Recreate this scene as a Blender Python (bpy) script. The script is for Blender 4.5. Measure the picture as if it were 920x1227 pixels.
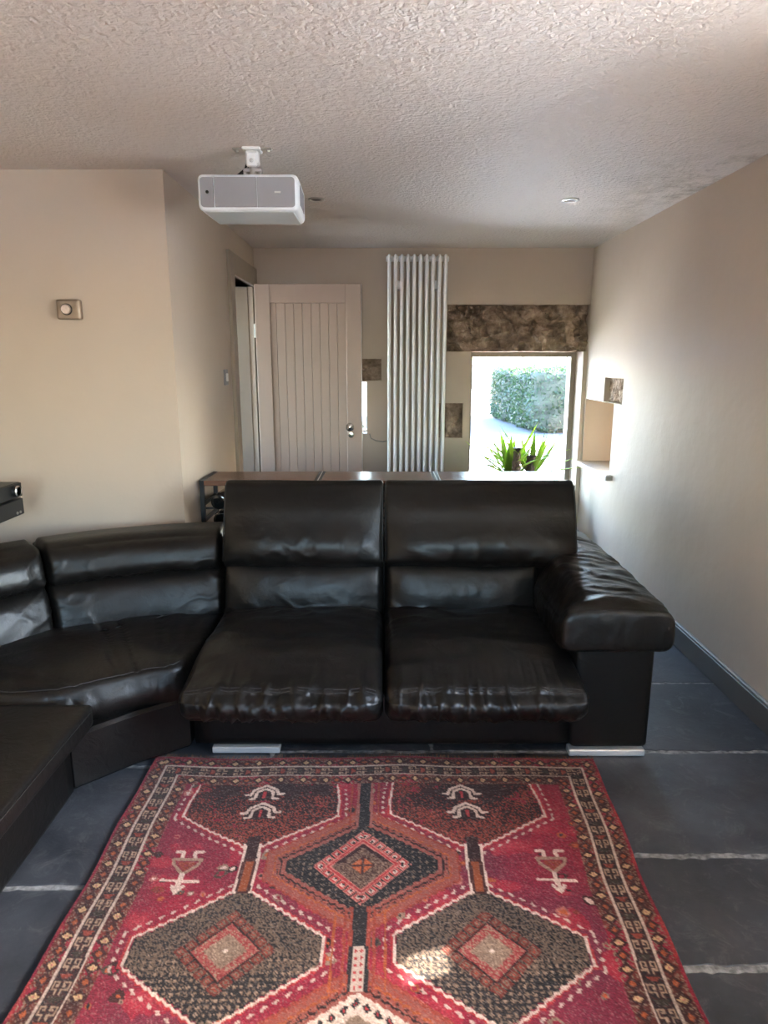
import bpy, math, random
import numpy as np
from mathutils import Vector, Matrix

# ------------------------------------------------------------------ camera, sky, sun, exposure
scene = bpy.context.scene
for o in list(bpy.data.objects):
    bpy.data.objects.remove(o)
COL = scene.collection
R = math.radians

cam_data = bpy.data.cameras.new('camera')
cam = bpy.data.objects.new('camera', cam_data)
COL.objects.link(cam)
cam.location = (0, 0, 1.44)
cam.rotation_euler = (R(90 - 12.45), 0, 0)
cam_data.sensor_fit = 'VERTICAL'
cam_data.sensor_height = 36.0
cam_data.sensor_width = 36.0
cam_data.lens = 815.0 / 1227.0 * 36.0
cam_data.clip_start = 0.02
cam_data.clip_end = 500
scene.camera = cam

scene.view_settings.view_transform = 'Standard'
scene.view_settings.look = 'None'
scene.view_settings.gamma = 1.0
scene.view_settings.use_curve_mapping = False
scene.view_settings.exposure = 1.0

SUN_EL = 28.0
SUN_DIR = Vector((0.9535, 0.301, 0)) * math.cos(R(SUN_EL)) + Vector((0, 0, math.sin(R(SUN_EL))))
world = bpy.data.worlds.new('sky')
scene.world = world
world.use_nodes = True
wn = world.node_tree.nodes
wl = world.node_tree.links
for n in list(wn):
    wn.remove(n)
sky = wn.new('ShaderNodeTexSky')
sky.sky_type = 'NISHITA'
sky.sun_disc = False
sky.sun_elevation = R(SUN_EL)
sky.sun_rotation = math.atan2(SUN_DIR.x, SUN_DIR.y)
sky.dust_density = 1.5
bg = wn.new('ShaderNodeBackground')
bg.inputs['Strength'].default_value = 5.0
wo = wn.new('ShaderNodeOutputWorld')
wl.new(sky.outputs[0], bg.inputs[0])
wl.new(bg.outputs[0], wo.inputs[0])

sd = bpy.data.lights.new('sun', 'SUN')
sd.energy = 34.0
sd.angle = R(0.53)
sd.color = (1.0, 0.93, 0.83)
sun = bpy.data.objects.new('sun', sd)
COL.objects.link(sun)
sun.rotation_euler = SUN_DIR.to_track_quat('Z', 'Y').to_euler()
sun.location = (6, 3, 6)

def area(name, loc, direction, sx, sy, power, color, portal=False):
    d = bpy.data.lights.new(name, 'AREA')
    d.shape = 'RECTANGLE'
    d.size = sx
    d.size_y = sy
    d.energy = power
    d.color = color
    if portal:
        d.cycles.is_portal = True
    o = bpy.data.objects.new(name, d)
    COL.objects.link(o)
    o.location = loc
    o.rotation_euler = Vector(direction).to_track_quat('-Z', 'Z').to_euler()
    return o
# fill lamps added outside the unseen rear, side and hall windows, two aimed upward
area('fill_lamp_rear_up', (-0.25, -3.45, 0.65), (0, 1, 0.8), 1.8, 1.0, 48, (1.0, 0.94, 0.86))
area('fill_lamp_side', (2.05, 1.075, 1.45), (-1, 0, 0), 1.15, 1.15, 20, (0.88, 0.93, 1.0))
area('fill_lamp_side_up', (2.85, 1.075, 0.35), (-1, 0, 0.75), 1.9, 1.2, 20, (1.0, 0.94, 0.86))
area('fill_lamp_hall', (-2.62, 4.8, 1.45), (1, 0, 0), 0.8, 1.1, 14, (1.0, 0.84, 0.70))
# sky portals in the openings
area('sky_portal_side', (1.96, 1.075, 1.45), (-1, 0, 0), 1.15, 1.16, 1, (1, 1, 1), True)
area('sky_portal_rear', (-0.25, -2.98, 1.55), (0, 1, 0), 1.4, 1.1, 1, (1, 1, 1), True)
area('sky_portal_main', (1.078, 5.66, 0.98), (0, -1, 0), 0.85, 1.1, 1, (1, 1, 1), True)
area('sky_portal_niche', (1.95, 4.66, 0.93), (-1, 0, 0), 0.18, 0.48, 1, (1, 1, 1), True)

# ------------------------------------------------------------------ helpers
def lin(r, g, b):
    def f(c):
        c /= 255.0
        return c / 12.92 if c <= 0.04045 else ((c + 0.055) / 1.055) ** 2.4
    return (f(r), f(g), f(b))

def vnoise(P, seed=0.0):
    P = np.asarray(P, float)
    I = np.floor(P); F = P - I
    U = F * F * (3 - 2 * F)
    def h(a, b, c):
        return np.modf(np.abs(np.sin(a * 127.1 + b * 311.7 + c * 74.7 + seed * 17.13) * 43758.5453))[0]
    x, y, z = I[..., 0], I[..., 1], I[..., 2]
    ux, uy, uz = U[..., 0], U[..., 1], U[..., 2]
    def lx(b, c):
        return h(x, y + b, z + c) * (1 - ux) + h(x + 1, y + b, z + c) * ux
    n = (lx(0, 0) * (1 - uy) + lx(1, 0) * uy) * (1 - uz) + (lx(0, 1) * (1 - uy) + lx(1, 1) * uy) * uz
    return n * 2 - 1

def fbm(P, oct=3, seed=0.0):
    P = np.asarray(P, float)
    s = 0; a = 1.0; t = 0
    for k in range(oct):
        s = s + a * vnoise(P * (2 ** k) + k * 13.7, seed + k)
        t += a
        a *= 0.5
    return s / t

class MB:
    """collects vertices and faces in world coordinates"""
    def __init__(self):
        self.v = []; self.f = []
    def add(self, vs, fs):
        b = len(self.v)
        self.v.extend([tuple(map(float, p)) for p in vs])
        self.f.extend([tuple(int(i) + b for i in q) for q in fs])
        return self
    def box(self, x0, x1, y0, y1, z0, z1, bev=0.0, M=None):
        if bev <= 0:
            vs = [(x, y, z) for z in (z0, z1) for y in (y0, y1) for x in (x0, x1)]
            fs = [(0, 2, 3, 1), (4, 5, 7, 6), (0, 1, 5, 4), (2, 6, 7, 3), (0, 4, 6, 2), (1, 3, 7, 5)]
        else:
            b = min(bev, (x1 - x0) * .49, (y1 - y0) * .49, (z1 - z0) * .49)
            vs = []; idx = {}
            X = (x0, x1); Y = (y0, y1); Z = (z0, z1)
            for i in (0, 1):
                for j in (0, 1):
                    for k in (0, 1):
                        sx, sy, sz = (1, -1)[i] * b, (1, -1)[j] * b, (1, -1)[k] * b
                        for a, p in (('x', (X[i], Y[j] + sy, Z[k] + sz)), ('y', (X[i] + sx, Y[j], Z[k] + sz)), ('z', (X[i] + sx, Y[j] + sy, Z[k]))):
                            idx[(i, j, k, a)] = len(vs); vs.append(p)
            q = lambda *t: idx[t]
            fs = []
            for i in (0, 1):
                fs.append([q(i, 0, 0, 'x'), q(i, 1, 0, 'x'), q(i, 1, 1, 'x'), q(i, 0, 1, 'x')])
                fs.append([q(0, i, 0, 'y'), q(1, i, 0, 'y'), q(1, i, 1, 'y'), q(0, i, 1, 'y')])
                fs.append([q(0, 0, i, 'z'), q(1, 0, i, 'z'), q(1, 1, i, 'z'), q(0, 1, i, 'z')])
            for i in (0, 1):
                for j in (0, 1):
                    fs.append([q(i, j, 0, 'x'), q(i, j, 1, 'x'), q(i, j, 1, 'y'), q(i, j, 0, 'y')])
                    fs.append([q(i, 0, j, 'x'), q(i, 1, j, 'x'), q(i, 1, j, 'z'), q(i, 0, j, 'z')])
                    fs.append([q(0, i, j, 'y'), q(1, i, j, 'y'), q(1, i, j, 'z'), q(0, i, j, 'z')])
            for i in (0, 1):
                for j in (0, 1):
                    for k in (0, 1):
                        fs.append([q(i, j, k, 'x'), q(i, j, k, 'y'), q(i, j, k, 'z')])
        if M is not None:
            vs = [tuple(M @ Vector(p)) for p in vs]
        return self.add(vs, fs)
    def tube(self, pts, r, n=10, caps=True):
        pts = [Vector(p) for p in pts]
        rs = r if hasattr(r, '__len__') else [r] * len(pts)
        vs = []; fs = []
        prev = None
        for i, p in enumerate(pts):
            a = pts[max(0, i - 1)]; b = pts[min(len(pts) - 1, i + 1)]
            t = (b - a).normalized()
            if prev is None:
                up = Vector((0, 0, 1)) if abs(t.z) < .9 else Vector((1, 0, 0))
                s = t.cross(up).normalized()
            else:
                s = (prev - t * prev.dot(t)).normalized()
            prev = s
            w = t.cross(s)
            for k in range(n):
                an = 2 * math.pi * k / n
                vs.append(p + (s * math.cos(an) + w * math.sin(an)) * rs[i])
        for i in range(len(pts) - 1):
            for k in range(n):
                fs.append((i * n + k, i * n + (k + 1) % n, (i + 1) * n + (k + 1) % n, (i + 1) * n + k))
        if caps:
            fs.append(tuple(reversed(range(n))))
            fs.append(tuple((len(pts) - 1) * n + k for k in range(n)))
        return self.add(vs, fs)
    def lathe(self, prof, n=24, M=None):
        """prof: list of (radius, z)"""
        vs = []; fs = []
        for (r, z) in prof:
            for k in range(n):
                a = 2 * math.pi * k / n
                p = Vector((r * math.cos(a), r * math.sin(a), z))
                vs.append(M @ p if M is not None else p)
        for i in range(len(prof) - 1):
            for k in range(n):
                fs.append((i * n + k, i * n + (k + 1) % n, (i + 1) * n + (k + 1) % n, (i + 1) * n + k))
        fs.append(tuple(reversed(range(n))))
        fs.append(tuple((len(prof) - 1) * n + k for k in range(n)))
        return self.add(vs, fs)

def obj(name, mb, mat, parent=None, smooth=None, label=None, cat=None, group=None, kind=None):
    off = Vector(parent['origin']) if parent is not None and 'origin' in parent else Vector((0, 0, 0))
    me = bpy.data.meshes.new(name)
    V = np.asarray(mb.v, float) - np.asarray(off)[None, :]
    o = bpy.data.objects.new(name, me)
    if parent is None and kind != 'structure':
        c = np.array([(V[:, 0].min() + V[:, 0].max()) / 2, (V[:, 1].min() + V[:, 1].max()) / 2, V[:, 2].min()])
        V = V - c
        o.location = c
    me.from_pydata(V.tolist(), [], mb.f)
    me.update()
    import bmesh
    bm = bmesh.new(); bm.from_mesh(me)
    bmesh.ops.recalc_face_normals(bm, faces=bm.faces)
    bm.to_mesh(me); bm.free()
    if mat is not None:
        me.materials.append(mat)
    COL.objects.link(o)
    if smooth is not None:
        for p in me.polygons:
            p.use_smooth = True
        if smooth < 180:
            me.set_sharp_from_angle(angle=R(smooth))
    if parent is not None:
        o.parent = parent
        if 'origin' in parent:
            o['origin'] = list(parent['origin'])
        else:
            o['origin'] = list(parent.location)
    elif kind == 'structure':
        o['origin'] = [0.0, 0.0, 0.0]
    else:
        o['origin'] = list(o.location)
    tag(o, label, cat, group, kind)
    return o

def tag(o, label=None, cat=None, group=None, kind=None):
    if label: o['label'] = label
    if cat: o['category'] = cat
    if group: o['group'] = group
    if kind: o['kind'] = kind
    return o

def thing(name, loc, label, cat, group=None):
    o = bpy.data.objects.new(name, None)
    COL.objects.link(o)
    o.location = loc
    o.empty_display_size = 0.1
    o['origin'] = list(loc)
    return tag(o, label, cat, group)

def struct(name, mb, mat, parent=None, smooth=None):
    return obj(name, mb, mat, parent, smooth, kind='structure' if parent is None else None)

# ------------------------------------------------------------------ materials
def material(name):
    m = bpy.data.materials.new(name)
    m.use_nodes = True
    return m, m.node_tree.nodes, m.node_tree.links, m.node_tree.nodes['Principled BSDF']

def simple(name, col, rough=0.5, metal=0.0, spec=0.5, noise=0.0, nscale=8.0, bump=0.0, bscale=60.0, bdist=0.002, coat=0.0):
    m, n, l, b = material(name)
    b.inputs['Roughness'].default_value = rough
    b.inputs['Metallic'].default_value = metal
    b.inputs['Specular IOR Level'].default_value = spec
    b.inputs['Coat Weight'].default_value = coat
    tc = n.new('ShaderNodeTexCoord')
    nt = n.new('ShaderNodeTexNoise'); nt.inputs['Scale'].default_value = nscale; nt.inputs['Detail'].default_value = 5
    l.new(tc.outputs['Object'], nt.inputs['Vector'])
    cr = n.new('ShaderNodeValToRGB')
    a = max(noise, 0.02)
    cr.color_ramp.elements[0].color = tuple(c * (1 - a) for c in col) + (1,)
    cr.color_ramp.elements[1].color = tuple(min(1, c * (1 + a)) for c in col) + (1,)
    cr.color_ramp.elements[0].position = 0.3; cr.color_ramp.elements[1].position = 0.7
    l.new(nt.outputs['Fac'], cr.inputs['Fac']); l.new(cr.outputs['Color'], b.inputs['Base Color'])
    if bump > 0:
        n2 = n.new('ShaderNodeTexNoise'); n2.inputs['Scale'].default_value = bscale; n2.inputs['Detail'].default_value = 4
        l.new(tc.outputs['Object'], n2.inputs['Vector'])
        bp = n.new('ShaderNodeBump'); bp.inputs['Strength'].default_value = bump; bp.inputs['Distance'].default_value = bdist
        l.new(n2.outputs['Fac'], bp.inputs['Height']); l.new(bp.outputs['Normal'], b.inputs['Normal'])
    return m

M = {}
M['wall'] = simple('beige_painted_plaster', (0.49, 0.40, 0.318), 0.62, spec=0.35, noise=0.04, nscale=1.5, bump=0.35, bscale=5.0, bdist=0.02)
M['trim'] = simple('taupe_painted_wood', (0.29, 0.23, 0.175), 0.45, noise=0.05, nscale=6, bump=0.1, bscale=40)
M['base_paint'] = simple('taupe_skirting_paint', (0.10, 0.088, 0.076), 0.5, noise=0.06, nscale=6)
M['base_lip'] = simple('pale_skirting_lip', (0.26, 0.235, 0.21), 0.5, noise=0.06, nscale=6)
M['door'] = simple('pinkish_taupe_door_paint', (0.43, 0.315, 0.25), 0.5, noise=0.03, nscale=5, bump=0.12, bscale=25)
M['door_edge'] = simple('white_door_edge', (0.75, 0.72, 0.68), 0.4)
M['white'] = simple('white_enamel', (0.80, 0.785, 0.76), 0.28, noise=0.02)
M['sill'] = simple('worn_cream_sill_paint', (0.38, 0.33, 0.27), 0.5, noise=0.08)
M['whitepl'] = simple('white_plastic', (0.72, 0.74, 0.75), 0.4, noise=0.02)
M['greypl'] = simple('grey_plastic', (0.235, 0.225, 0.235), 0.4, noise=0.03)
M['greyunder'] = simple('pale_grey_plastic', (0.52, 0.56, 0.56), 0.5, noise=0.03)
M['black'] = simple('black_plastic', (0.008, 0.008, 0.009), 0.42)
M['gloss_black'] = simple('black_glass', (0.008, 0.009, 0.009), 0.08)
M['blackmetal'] = simple('black_steel', (0.02, 0.02, 0.022), 0.45, metal=0.3, noise=0.1)
M['chrome'] = simple('chrome', (0.78, 0.77, 0.75), 0.15, metal=1.0)
M['satin'] = simple('satin_chrome', (0.85, 0.83, 0.80), 0.4, metal=0.6)
M['steel'] = simple('brushed_steel', (0.55, 0.53, 0.50), 0.35, metal=1.0)
M['bronze'] = simple('brushed_bronze', (0.32, 0.255, 0.20), 0.42, metal=0.7, noise=0.06)
M['darkring'] = simple('dark_ring', (0.03, 0.025, 0.022), 0.5)
M['knob'] = simple('pale_knob', (0.66, 0.56, 0.50), 0.3, metal=0.6, noise=0.1, nscale=120)

def ceiling_mat():
    m, n, l, b = material('artex_ceiling')
    b.inputs['Roughness'].default_value = 0.55
    b.inputs['Specular IOR Level'].default_value = 0.3
    tc = n.new('ShaderNodeTexCoord')
    w = n.new('ShaderNodeTexNoise'); w.inputs['Scale'].default_value = 14; w.inputs['Detail'].default_value = 2
    l.new(tc.outputs['Object'], w.inputs['Vector'])
    mx = n.new('ShaderNodeMixRGB'); mx.inputs['Fac'].default_value = 0.07
    l.new(tc.outputs['Object'], mx.inputs[1]); l.new(w.outputs['Color'], mx.inputs[2])
    a = n.new('ShaderNodeTexVoronoi'); a.inputs['Scale'].default_value = 58; a.feature = 'SMOOTH_F1'
    l.new(mx.outputs[0], a.inputs['Vector'])
    c = n.new('ShaderNodeTexNoise'); c.inputs['Scale'].default_value = 75; c.inputs['Detail'].default_value = 3; c.inputs['Distortion'].default_value = 0.8
    l.new(tc.outputs['Object'], c.inputs['Vector'])
    ad = n.new('ShaderNodeMath'); ad.operation = 'MULTIPLY_ADD'; ad.inputs[1].default_value = 0.9
    l.new(a.outputs['Distance'], ad.inputs[0]); l.new(c.outputs['Fac'], ad.inputs[2])
    bp = n.new('ShaderNodeBump'); bp.inputs['Strength'].default_value = 0.8; bp.inputs['Distance'].default_value = 0.007
    l.new(ad.outputs[0], bp.inputs['Height']); l.new(bp.outputs['Normal'], b.inputs['Normal'])
    # a damp stain beside the right wall and faint uneven paint
    geo = n.new('ShaderNodeSeparateXYZ'); l.new(tc.outputs['Object'], geo.inputs[0])
    def ramp(src, p0, p1):
        r = n.new('ShaderNodeMapRange'); r.inputs['From Min'].default_value = p0; r.inputs['From Max'].default_value = p1
        l.new(src, r.inputs['Value']); return r.outputs[0]
    def mul(p, q):
        k = n.new('ShaderNodeMath'); k.operation = 'MULTIPLY'; l.new(p, k.inputs[0]); l.new(q, k.inputs[1]); return k.outputs[0]
    s1 = ramp(geo.outputs[0], 1.02, 1.5)
    s2 = mul(ramp(geo.outputs[1], 2.6, 3.2), ramp(geo.outputs[1], 4.6, 3.6))
    sn = n.new('ShaderNodeTexNoise'); sn.inputs['Scale'].default_value = 7; sn.inputs['Detail'].default_value = 8; sn.inputs['Roughness'].default_value = 0.75
    l.new(tc.outputs['Object'], sn.inputs['Vector'])
    s3 = ramp(sn.outputs['Fac'], 0.46, 0.62)
    st = mul(mul(s1, s2), s3)
    cm = n.new('ShaderNodeMixRGB'); cm.inputs[1].default_value = (0.625, 0.555, 0.505, 1); cm.inputs[2].default_value = (0.30, 0.255, 0.20, 1)
    l.new(st, cm.inputs['Fac']); l.new(cm.outputs[0], b.inputs['Base Color'])
    return m
M['ceiling'] = ceiling_mat()

def leather_mat():
    m, n, l, b = material('black_leather')
    b.inputs['Specular IOR Level'].default_value = 0.37
    tc = n.new('ShaderNodeTexCoord')
    nt = n.new('ShaderNodeTexNoise'); nt.inputs['Scale'].default_value = 5; nt.inputs['Detail'].default_value = 4
    l.new(tc.outputs['Object'], nt.inputs['Vector'])
    cr = n.new('ShaderNodeValToRGB')
    cr.color_ramp.elements[0].color = (0.0025, 0.0021, 0.0019, 1); cr.color_ramp.elements[1].color = (0.0065, 0.0053, 0.0044, 1)
    l.new(nt.outputs['Fac'], cr.inputs['Fac']); l.new(cr.outputs[0], b.inputs['Base Color'])
    rr = n.new('ShaderNodeMapRange'); rr.inputs['To Min'].default_value = 0.34; rr.inputs['To Max'].default_value = 0.46
    l.new(nt.outputs['Fac'], rr.inputs['Value']); l.new(rr.outputs[0], b.inputs['Roughness'])
    v = n.new('ShaderNodeTexVoronoi'); v.inputs['Scale'].default_value = 260
    l.new(tc.outputs['Object'], v.inputs['Vector'])
    w = n.new('ShaderNodeTexNoise'); w.inputs['Scale'].default_value = 22; w.inputs['Detail'].default_value = 5; w.inputs['Distortion'].default_value = 1.2
    l.new(tc.outputs['Object'], w.inputs['Vector'])
    b1 = n.new('ShaderNodeBump'); b1.inputs['Strength'].default_value = 0.12; b1.inputs['Distance'].default_value = 0.001
    l.new(v.outputs['Distance'], b1.inputs['Height'])
    b2 = n.new('ShaderNodeBump'); b2.inputs['Strength'].default_value = 0.22; b2.inputs['Distance'].default_value = 0.008
    l.new(w.outputs['Fac'], b2.inputs['Height']); l.new(b1.outputs[0], b2.inputs['Normal'])
    l.new(b2.outputs[0], b.inputs['Normal'])
    return m
M['leather'] = leather_mat()
M['stitch'] = simple('leather_stitching', (0.012, 0.0105, 0.010), 0.6)

def slate_mat():
    m, n, l, b = material('dark_slate')
    tc = n.new('ShaderNodeTexCoord')
    oi = n.new('ShaderNodeObjectInfo')
    nt = n.new('ShaderNodeTexNoise'); nt.inputs['Scale'].default_value = 3.2; nt.inputs['Detail'].default_value = 8; nt.inputs['Roughness'].default_value = 0.65
    l.new(tc.outputs['Object'], nt.inputs['Vector'])
    cr = n.new('ShaderNodeValToRGB')
    e = cr.color_ramp.elements
    e[0].color = (0.022, 0.023, 0.027, 1); e[0].position = 0.32
    e[1].color = (0.075, 0.077, 0.086, 1); e[1].position = 0.72
    l.new(nt.outputs['Fac'], cr.inputs['Fac'])
    hv = n.new('ShaderNodeMapRange'); hv.inputs['To Min'].default_value = 0.75; hv.inputs['To Max'].default_value = 1.25
    l.new(oi.outputs['Random'], hv.inputs['Value'])
    mm = n.new('ShaderNodeMixRGB'); mm.blend_type = 'MULTIPLY'; mm.inputs['Fac'].default_value = 1
    l.new(cr.outputs[0], mm.inputs[1]); l.new(hv.outputs[0], mm.inputs[2])
    # scratches and scuffs
    w = n.new('ShaderNodeTexNoise'); w.inputs['Scale'].default_value = 9; w.inputs['Detail'].default_value = 10; w.inputs['Roughness'].default_value = 0.8; w.inputs['Distortion'].default_value = 1.5
    l.new(tc.outputs['Object'], w.inputs['Vector'])
    sr = n.new('ShaderNodeMapRange'); sr.inputs['From Min'].default_value = 0.52; sr.inputs['From Max'].default_value = 0.70; sr.inputs['To Max'].default_value = 0.6
    l.new(w.outputs['Fac'], sr.inputs['Value'])
    m2 = n.new('ShaderNodeMixRGB'); m2.inputs[2].default_value = (0.16, 0.155, 0.155, 1)
    l.new(sr.outputs[0], m2.inputs['Fac']); l.new(mm.outputs[0], m2.inputs[1])
    l.new(m2.outputs[0], b.inputs['Base Color'])
    rr = n.new('ShaderNodeMapRange'); rr.inputs['To Min'].default_value = 0.28; rr.inputs['To Max'].default_value = 0.55
    l.new(w.outputs['Fac'], rr.inputs['Value']); l.new(rr.outputs[0], b.inputs['Roughness'])
    bp = n.new('ShaderNodeBump'); bp.inputs['Strength'].default_value = 0.5; bp.inputs['Distance'].default_value = 0.006
    ad = n.new('ShaderNodeMath'); ad.operation = 'MULTIPLY_ADD'; ad.inputs[1].default_value = 0.4
    l.new(w.outputs['Fac'], ad.inputs[0]); l.new(nt.outputs['Fac'], ad.inputs[2])
    l.new(ad.outputs[0], bp.inputs['Height']); l.new(bp.outputs[0], b.inputs['Normal'])
    return m
M['slate'] = slate_mat()
M['mortar'] = simple('pale_grey_mortar', (0.24, 0.23, 0.22), 0.85, noise=0.6, nscale=45, bump=0.8, bscale=50, bdist=0.006)

def stone_mat():
    m, n, l, b = material('rough_sandstone')
    b.inputs['Roughness'].default_value = 0.85
    b.inputs['Specular IOR Level'].default_value = 0.2
    tc = n.new('ShaderNodeTexCoord')
    nt = n.new('ShaderNodeTexNoise'); nt.inputs['Scale'].default_value = 9; nt.inputs['Detail'].default_value = 9; nt.inputs['Roughness'].default_value = 0.7
    l.new(tc.outputs['Object'], nt.inputs['Vector'])
    cr = n.new('ShaderNodeValToRGB')
    e = cr.color_ramp.elements
    e[0].color = (0.18, 0.125, 0.09, 1); e[0].position = 0.34
    e[1].color = (0.44, 0.335, 0.255, 1); e[1].position = 0.66
    k = e.new(0.5); k.color = (0.30, 0.215, 0.16, 1)
    l.new(nt.outputs['Fac'], cr.inputs['Fac']); l.new(cr.outputs[0], b.inputs['Base Color'])
    n2 = n.new('ShaderNodeTexNoise'); n2.inputs['Scale'].default_value = 40; n2.inputs['Detail'].default_value = 6
    l.new(tc.outputs['Object'], n2.inputs['Vector'])
    bp = n.new('ShaderNodeBump'); bp.inputs['Strength'].default_value = 0.9; bp.inputs['Distance'].default_value = 0.025
    l.new(n2.outputs['Fac'], bp.inputs['Height']); l.new(bp.outputs[0], b.inputs['Normal'])
    return m
M['stone'] = stone_mat()

def wood_mat(name, c0, c1, rough):
    m, n, l, b = material(name)
    b.inputs['Roughness'].default_value = rough
    tc = n.new('ShaderNodeTexCoord')
    mp = n.new('ShaderNodeMapping'); mp.inputs['Scale'].default_value = (1.5, 22, 22)
    l.new(tc.outputs['Object'], mp.inputs[0])
    nt = n.new('ShaderNodeTexNoise'); nt.inputs['Scale'].default_value = 2.2; nt.inputs['Detail'].default_value = 8; nt.inputs['Distortion'].default_value = 0.7
    l.new(mp.outputs[0], nt.inputs['Vector'])
    cr = n.new('ShaderNodeValToRGB')
    cr.color_ramp.elements[0].color = c0 + (1,); cr.color_ramp.elements[0].position = 0.3
    cr.color_ramp.elements[1].color = c1 + (1,); cr.color_ramp.elements[1].position = 0.7
    l.new(nt.outputs['Fac'], cr.inputs['Fac']); l.new(cr.outputs[0], b.inputs['Base Color'])
    bp = n.new('ShaderNodeBump'); bp.inputs['Strength'].default_value = 0.08; bp.inputs['Distance'].default_value = 0.002
    l.new(nt.outputs['Fac'], bp.inputs['Height']); l.new(bp.outputs[0], b.inputs['Normal'])
    return m
M['wood'] = wood_mat('varnished_brown_wood', (0.085, 0.036, 0.022), (0.20, 0.09, 0.055), 0.26)
M['bark'] = simple('yucca_bark', (0.11, 0.075, 0.05), 0.8, noise=0.5, nscale=60, bump=0.8, bscale=80, bdist=0.01)
M['bark_top'] = simple('dark_cut_bark', (0.05, 0.035, 0.028), 0.8, noise=0.3, nscale=60)
M['terracotta'] = simple('dark_planter', (0.07, 0.065, 0.06), 0.5, noise=0.1)
M['soil'] = simple('potting_soil', (0.035, 0.025, 0.018), 0.9, noise=0.4, nscale=40, bump=0.8, bscale=60, bdist=0.01)

def leaf_mat(name, c, tr):
    m, n, l, b = material(name)
    b.inputs['Base Color'].default_value = c + (1,)
    b.inputs['Roughness'].default_value = 0.45
    tl = n.new('ShaderNodeBsdfTranslucent'); tl.inputs[0].default_value = tr + (1,)
    mx = n.new('ShaderNodeMixShader'); mx.inputs[0].default_value = 0.45
    nt = n.new('ShaderNodeTexNoise'); nt.inputs['Scale'].default_value = 12
    tc = n.new('ShaderNodeTexCoord'); l.new(tc.outputs['Object'], nt.inputs['Vector'])
    mr = n.new('ShaderNodeMixRGB'); mr.inputs[1].default_value = tuple(x * 0.7 for x in c) + (1,); mr.inputs[2].default_value = tuple(min(1, x * 1.3) for x in c) + (1,)
    l.new(nt.outputs['Fac'], mr.inputs['Fac']); l.new(mr.outputs[0], b.inputs['Base Color'])
    l.new(b.outputs[0], mx.inputs[1]); l.new(tl.outputs[0], mx.inputs[2])
    l.new(mx.outputs[0], n['Material Output'].inputs['Surface'])
    return m
M['yucca'] = leaf_mat('yucca_leaf', (0.30, 0.40, 0.07), (0.62, 0.85, 0.12))
M['hedge'] = leaf_mat('hedge_leaf', (0.020, 0.038, 0.022), (0.035, 0.065, 0.02))
M['hedge_core'] = simple('hedge_twigs', (0.014, 0.018, 0.012), 0.9, noise=0.4, nscale=5)
M['ground'] = simple('pale_gravel_drive', (0.60, 0.58, 0.55), 0.9, noise=0.12, nscale=0.8, bump=0.4, bscale=20, bdist=0.02)
M['render'] = simple('white_house_render', (0.16, 0.15, 0.14), 0.8, noise=0.06)
M['roof'] = simple('grey_roof_slates', (0.09, 0.085, 0.085), 0.8, noise=0.2, nscale=3)
M['farglass'] = simple('dark_window_glass', (0.10, 0.13, 0.17), 0.15)
M['gardenwall'] = simple('garden_wall_stone', (0.09, 0.07, 0.055), 0.9, noise=0.4, nscale=4)
M['treebark'] = simple('tree_bark', (0.07, 0.06, 0.05), 0.9, noise=0.3, nscale=4)

def glass_mat():
    m = bpy.data.materials.new('window_glass'); m.use_nodes = True
    n = m.node_tree.nodes; l = m.node_tree.links
    n.remove(n['Principled BSDF'])
    t = n.new('ShaderNodeBsdfTransparent'); t.inputs[0].default_value = (0.95, 0.97, 0.97, 1)
    g = n.new('ShaderNodeBsdfGlossy'); g.inputs['Roughness'].default_value = 0.02
    f = n.new('ShaderNodeFresnel'); f.inputs[0].default_value = 1.35
    mx = n.new('ShaderNodeMixShader')
    l.new(f.outputs[0], mx.inputs[0]); l.new(t.outputs[0], mx.inputs[1]); l.new(g.outputs[0], mx.inputs[2])
    l.new(mx.outputs[0], n['Material Output'].inputs['Surface'])
    return m
M['glass'] = glass_mat()

def rug_mat():
    m, n, l, b = material('wool_rug')
    b.inputs['Roughness'].default_value = 0.9
    b.inputs['Specular IOR Level'].default_value = 0.15
    b.inputs['Sheen Weight'].default_value = 0.15
    a = n.new('ShaderNodeAttribute'); a.attribute_name = 'knot'
    tc = n.new('ShaderNodeTexCoord')
    nt = n.new('ShaderNodeTexNoise'); nt.inputs['Scale'].default_value = 260; nt.inputs['Detail'].default_value = 2
    l.new(tc.outputs['Object'], nt.inputs['Vector'])
    mr = n.new('ShaderNodeMapRange'); mr.inputs['To Min'].default_value = 0.6; mr.inputs['To Max'].default_value = 1.4
    l.new(nt.outputs['Fac'], mr.inputs['Value'])
    mm = n.new('ShaderNodeMixRGB'); mm.blend_type = 'MULTIPLY'; mm.inputs[0].default_value = 1
    l.new(a.outputs['Color'], mm.inputs[1]); l.new(mr.outputs[0], mm.inputs[2])
    l.new(mm.outputs[0], b.inputs['Base Color'])
    bp = n.new('ShaderNodeBump'); bp.inputs['Strength'].default_value = 0.6; bp.inputs['Distance'].default_value = 0.003
    l.new(nt.outputs['Fac'], bp.inputs['Height']); l.new(bp.outputs[0], b.inputs['Normal'])
    return m
M['rug'] = rug_mat()
M['fringe'] = simple('wool_fringe', (0.20, 0.11, 0.07), 0.9, noise=0.5, nscale=40)

# ------------------------------------------------------------------ the room
XL, XR = -2.10, 1.53          # left and right wall faces
YB, YF = 5.25, -2.70          # wall with the window, wall behind the camera
YS = 3.18                     # wall that faces the camera on the left
XA = -0.955                   # wall of the passage to the door
ZC = 2.25                     # ceiling

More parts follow.
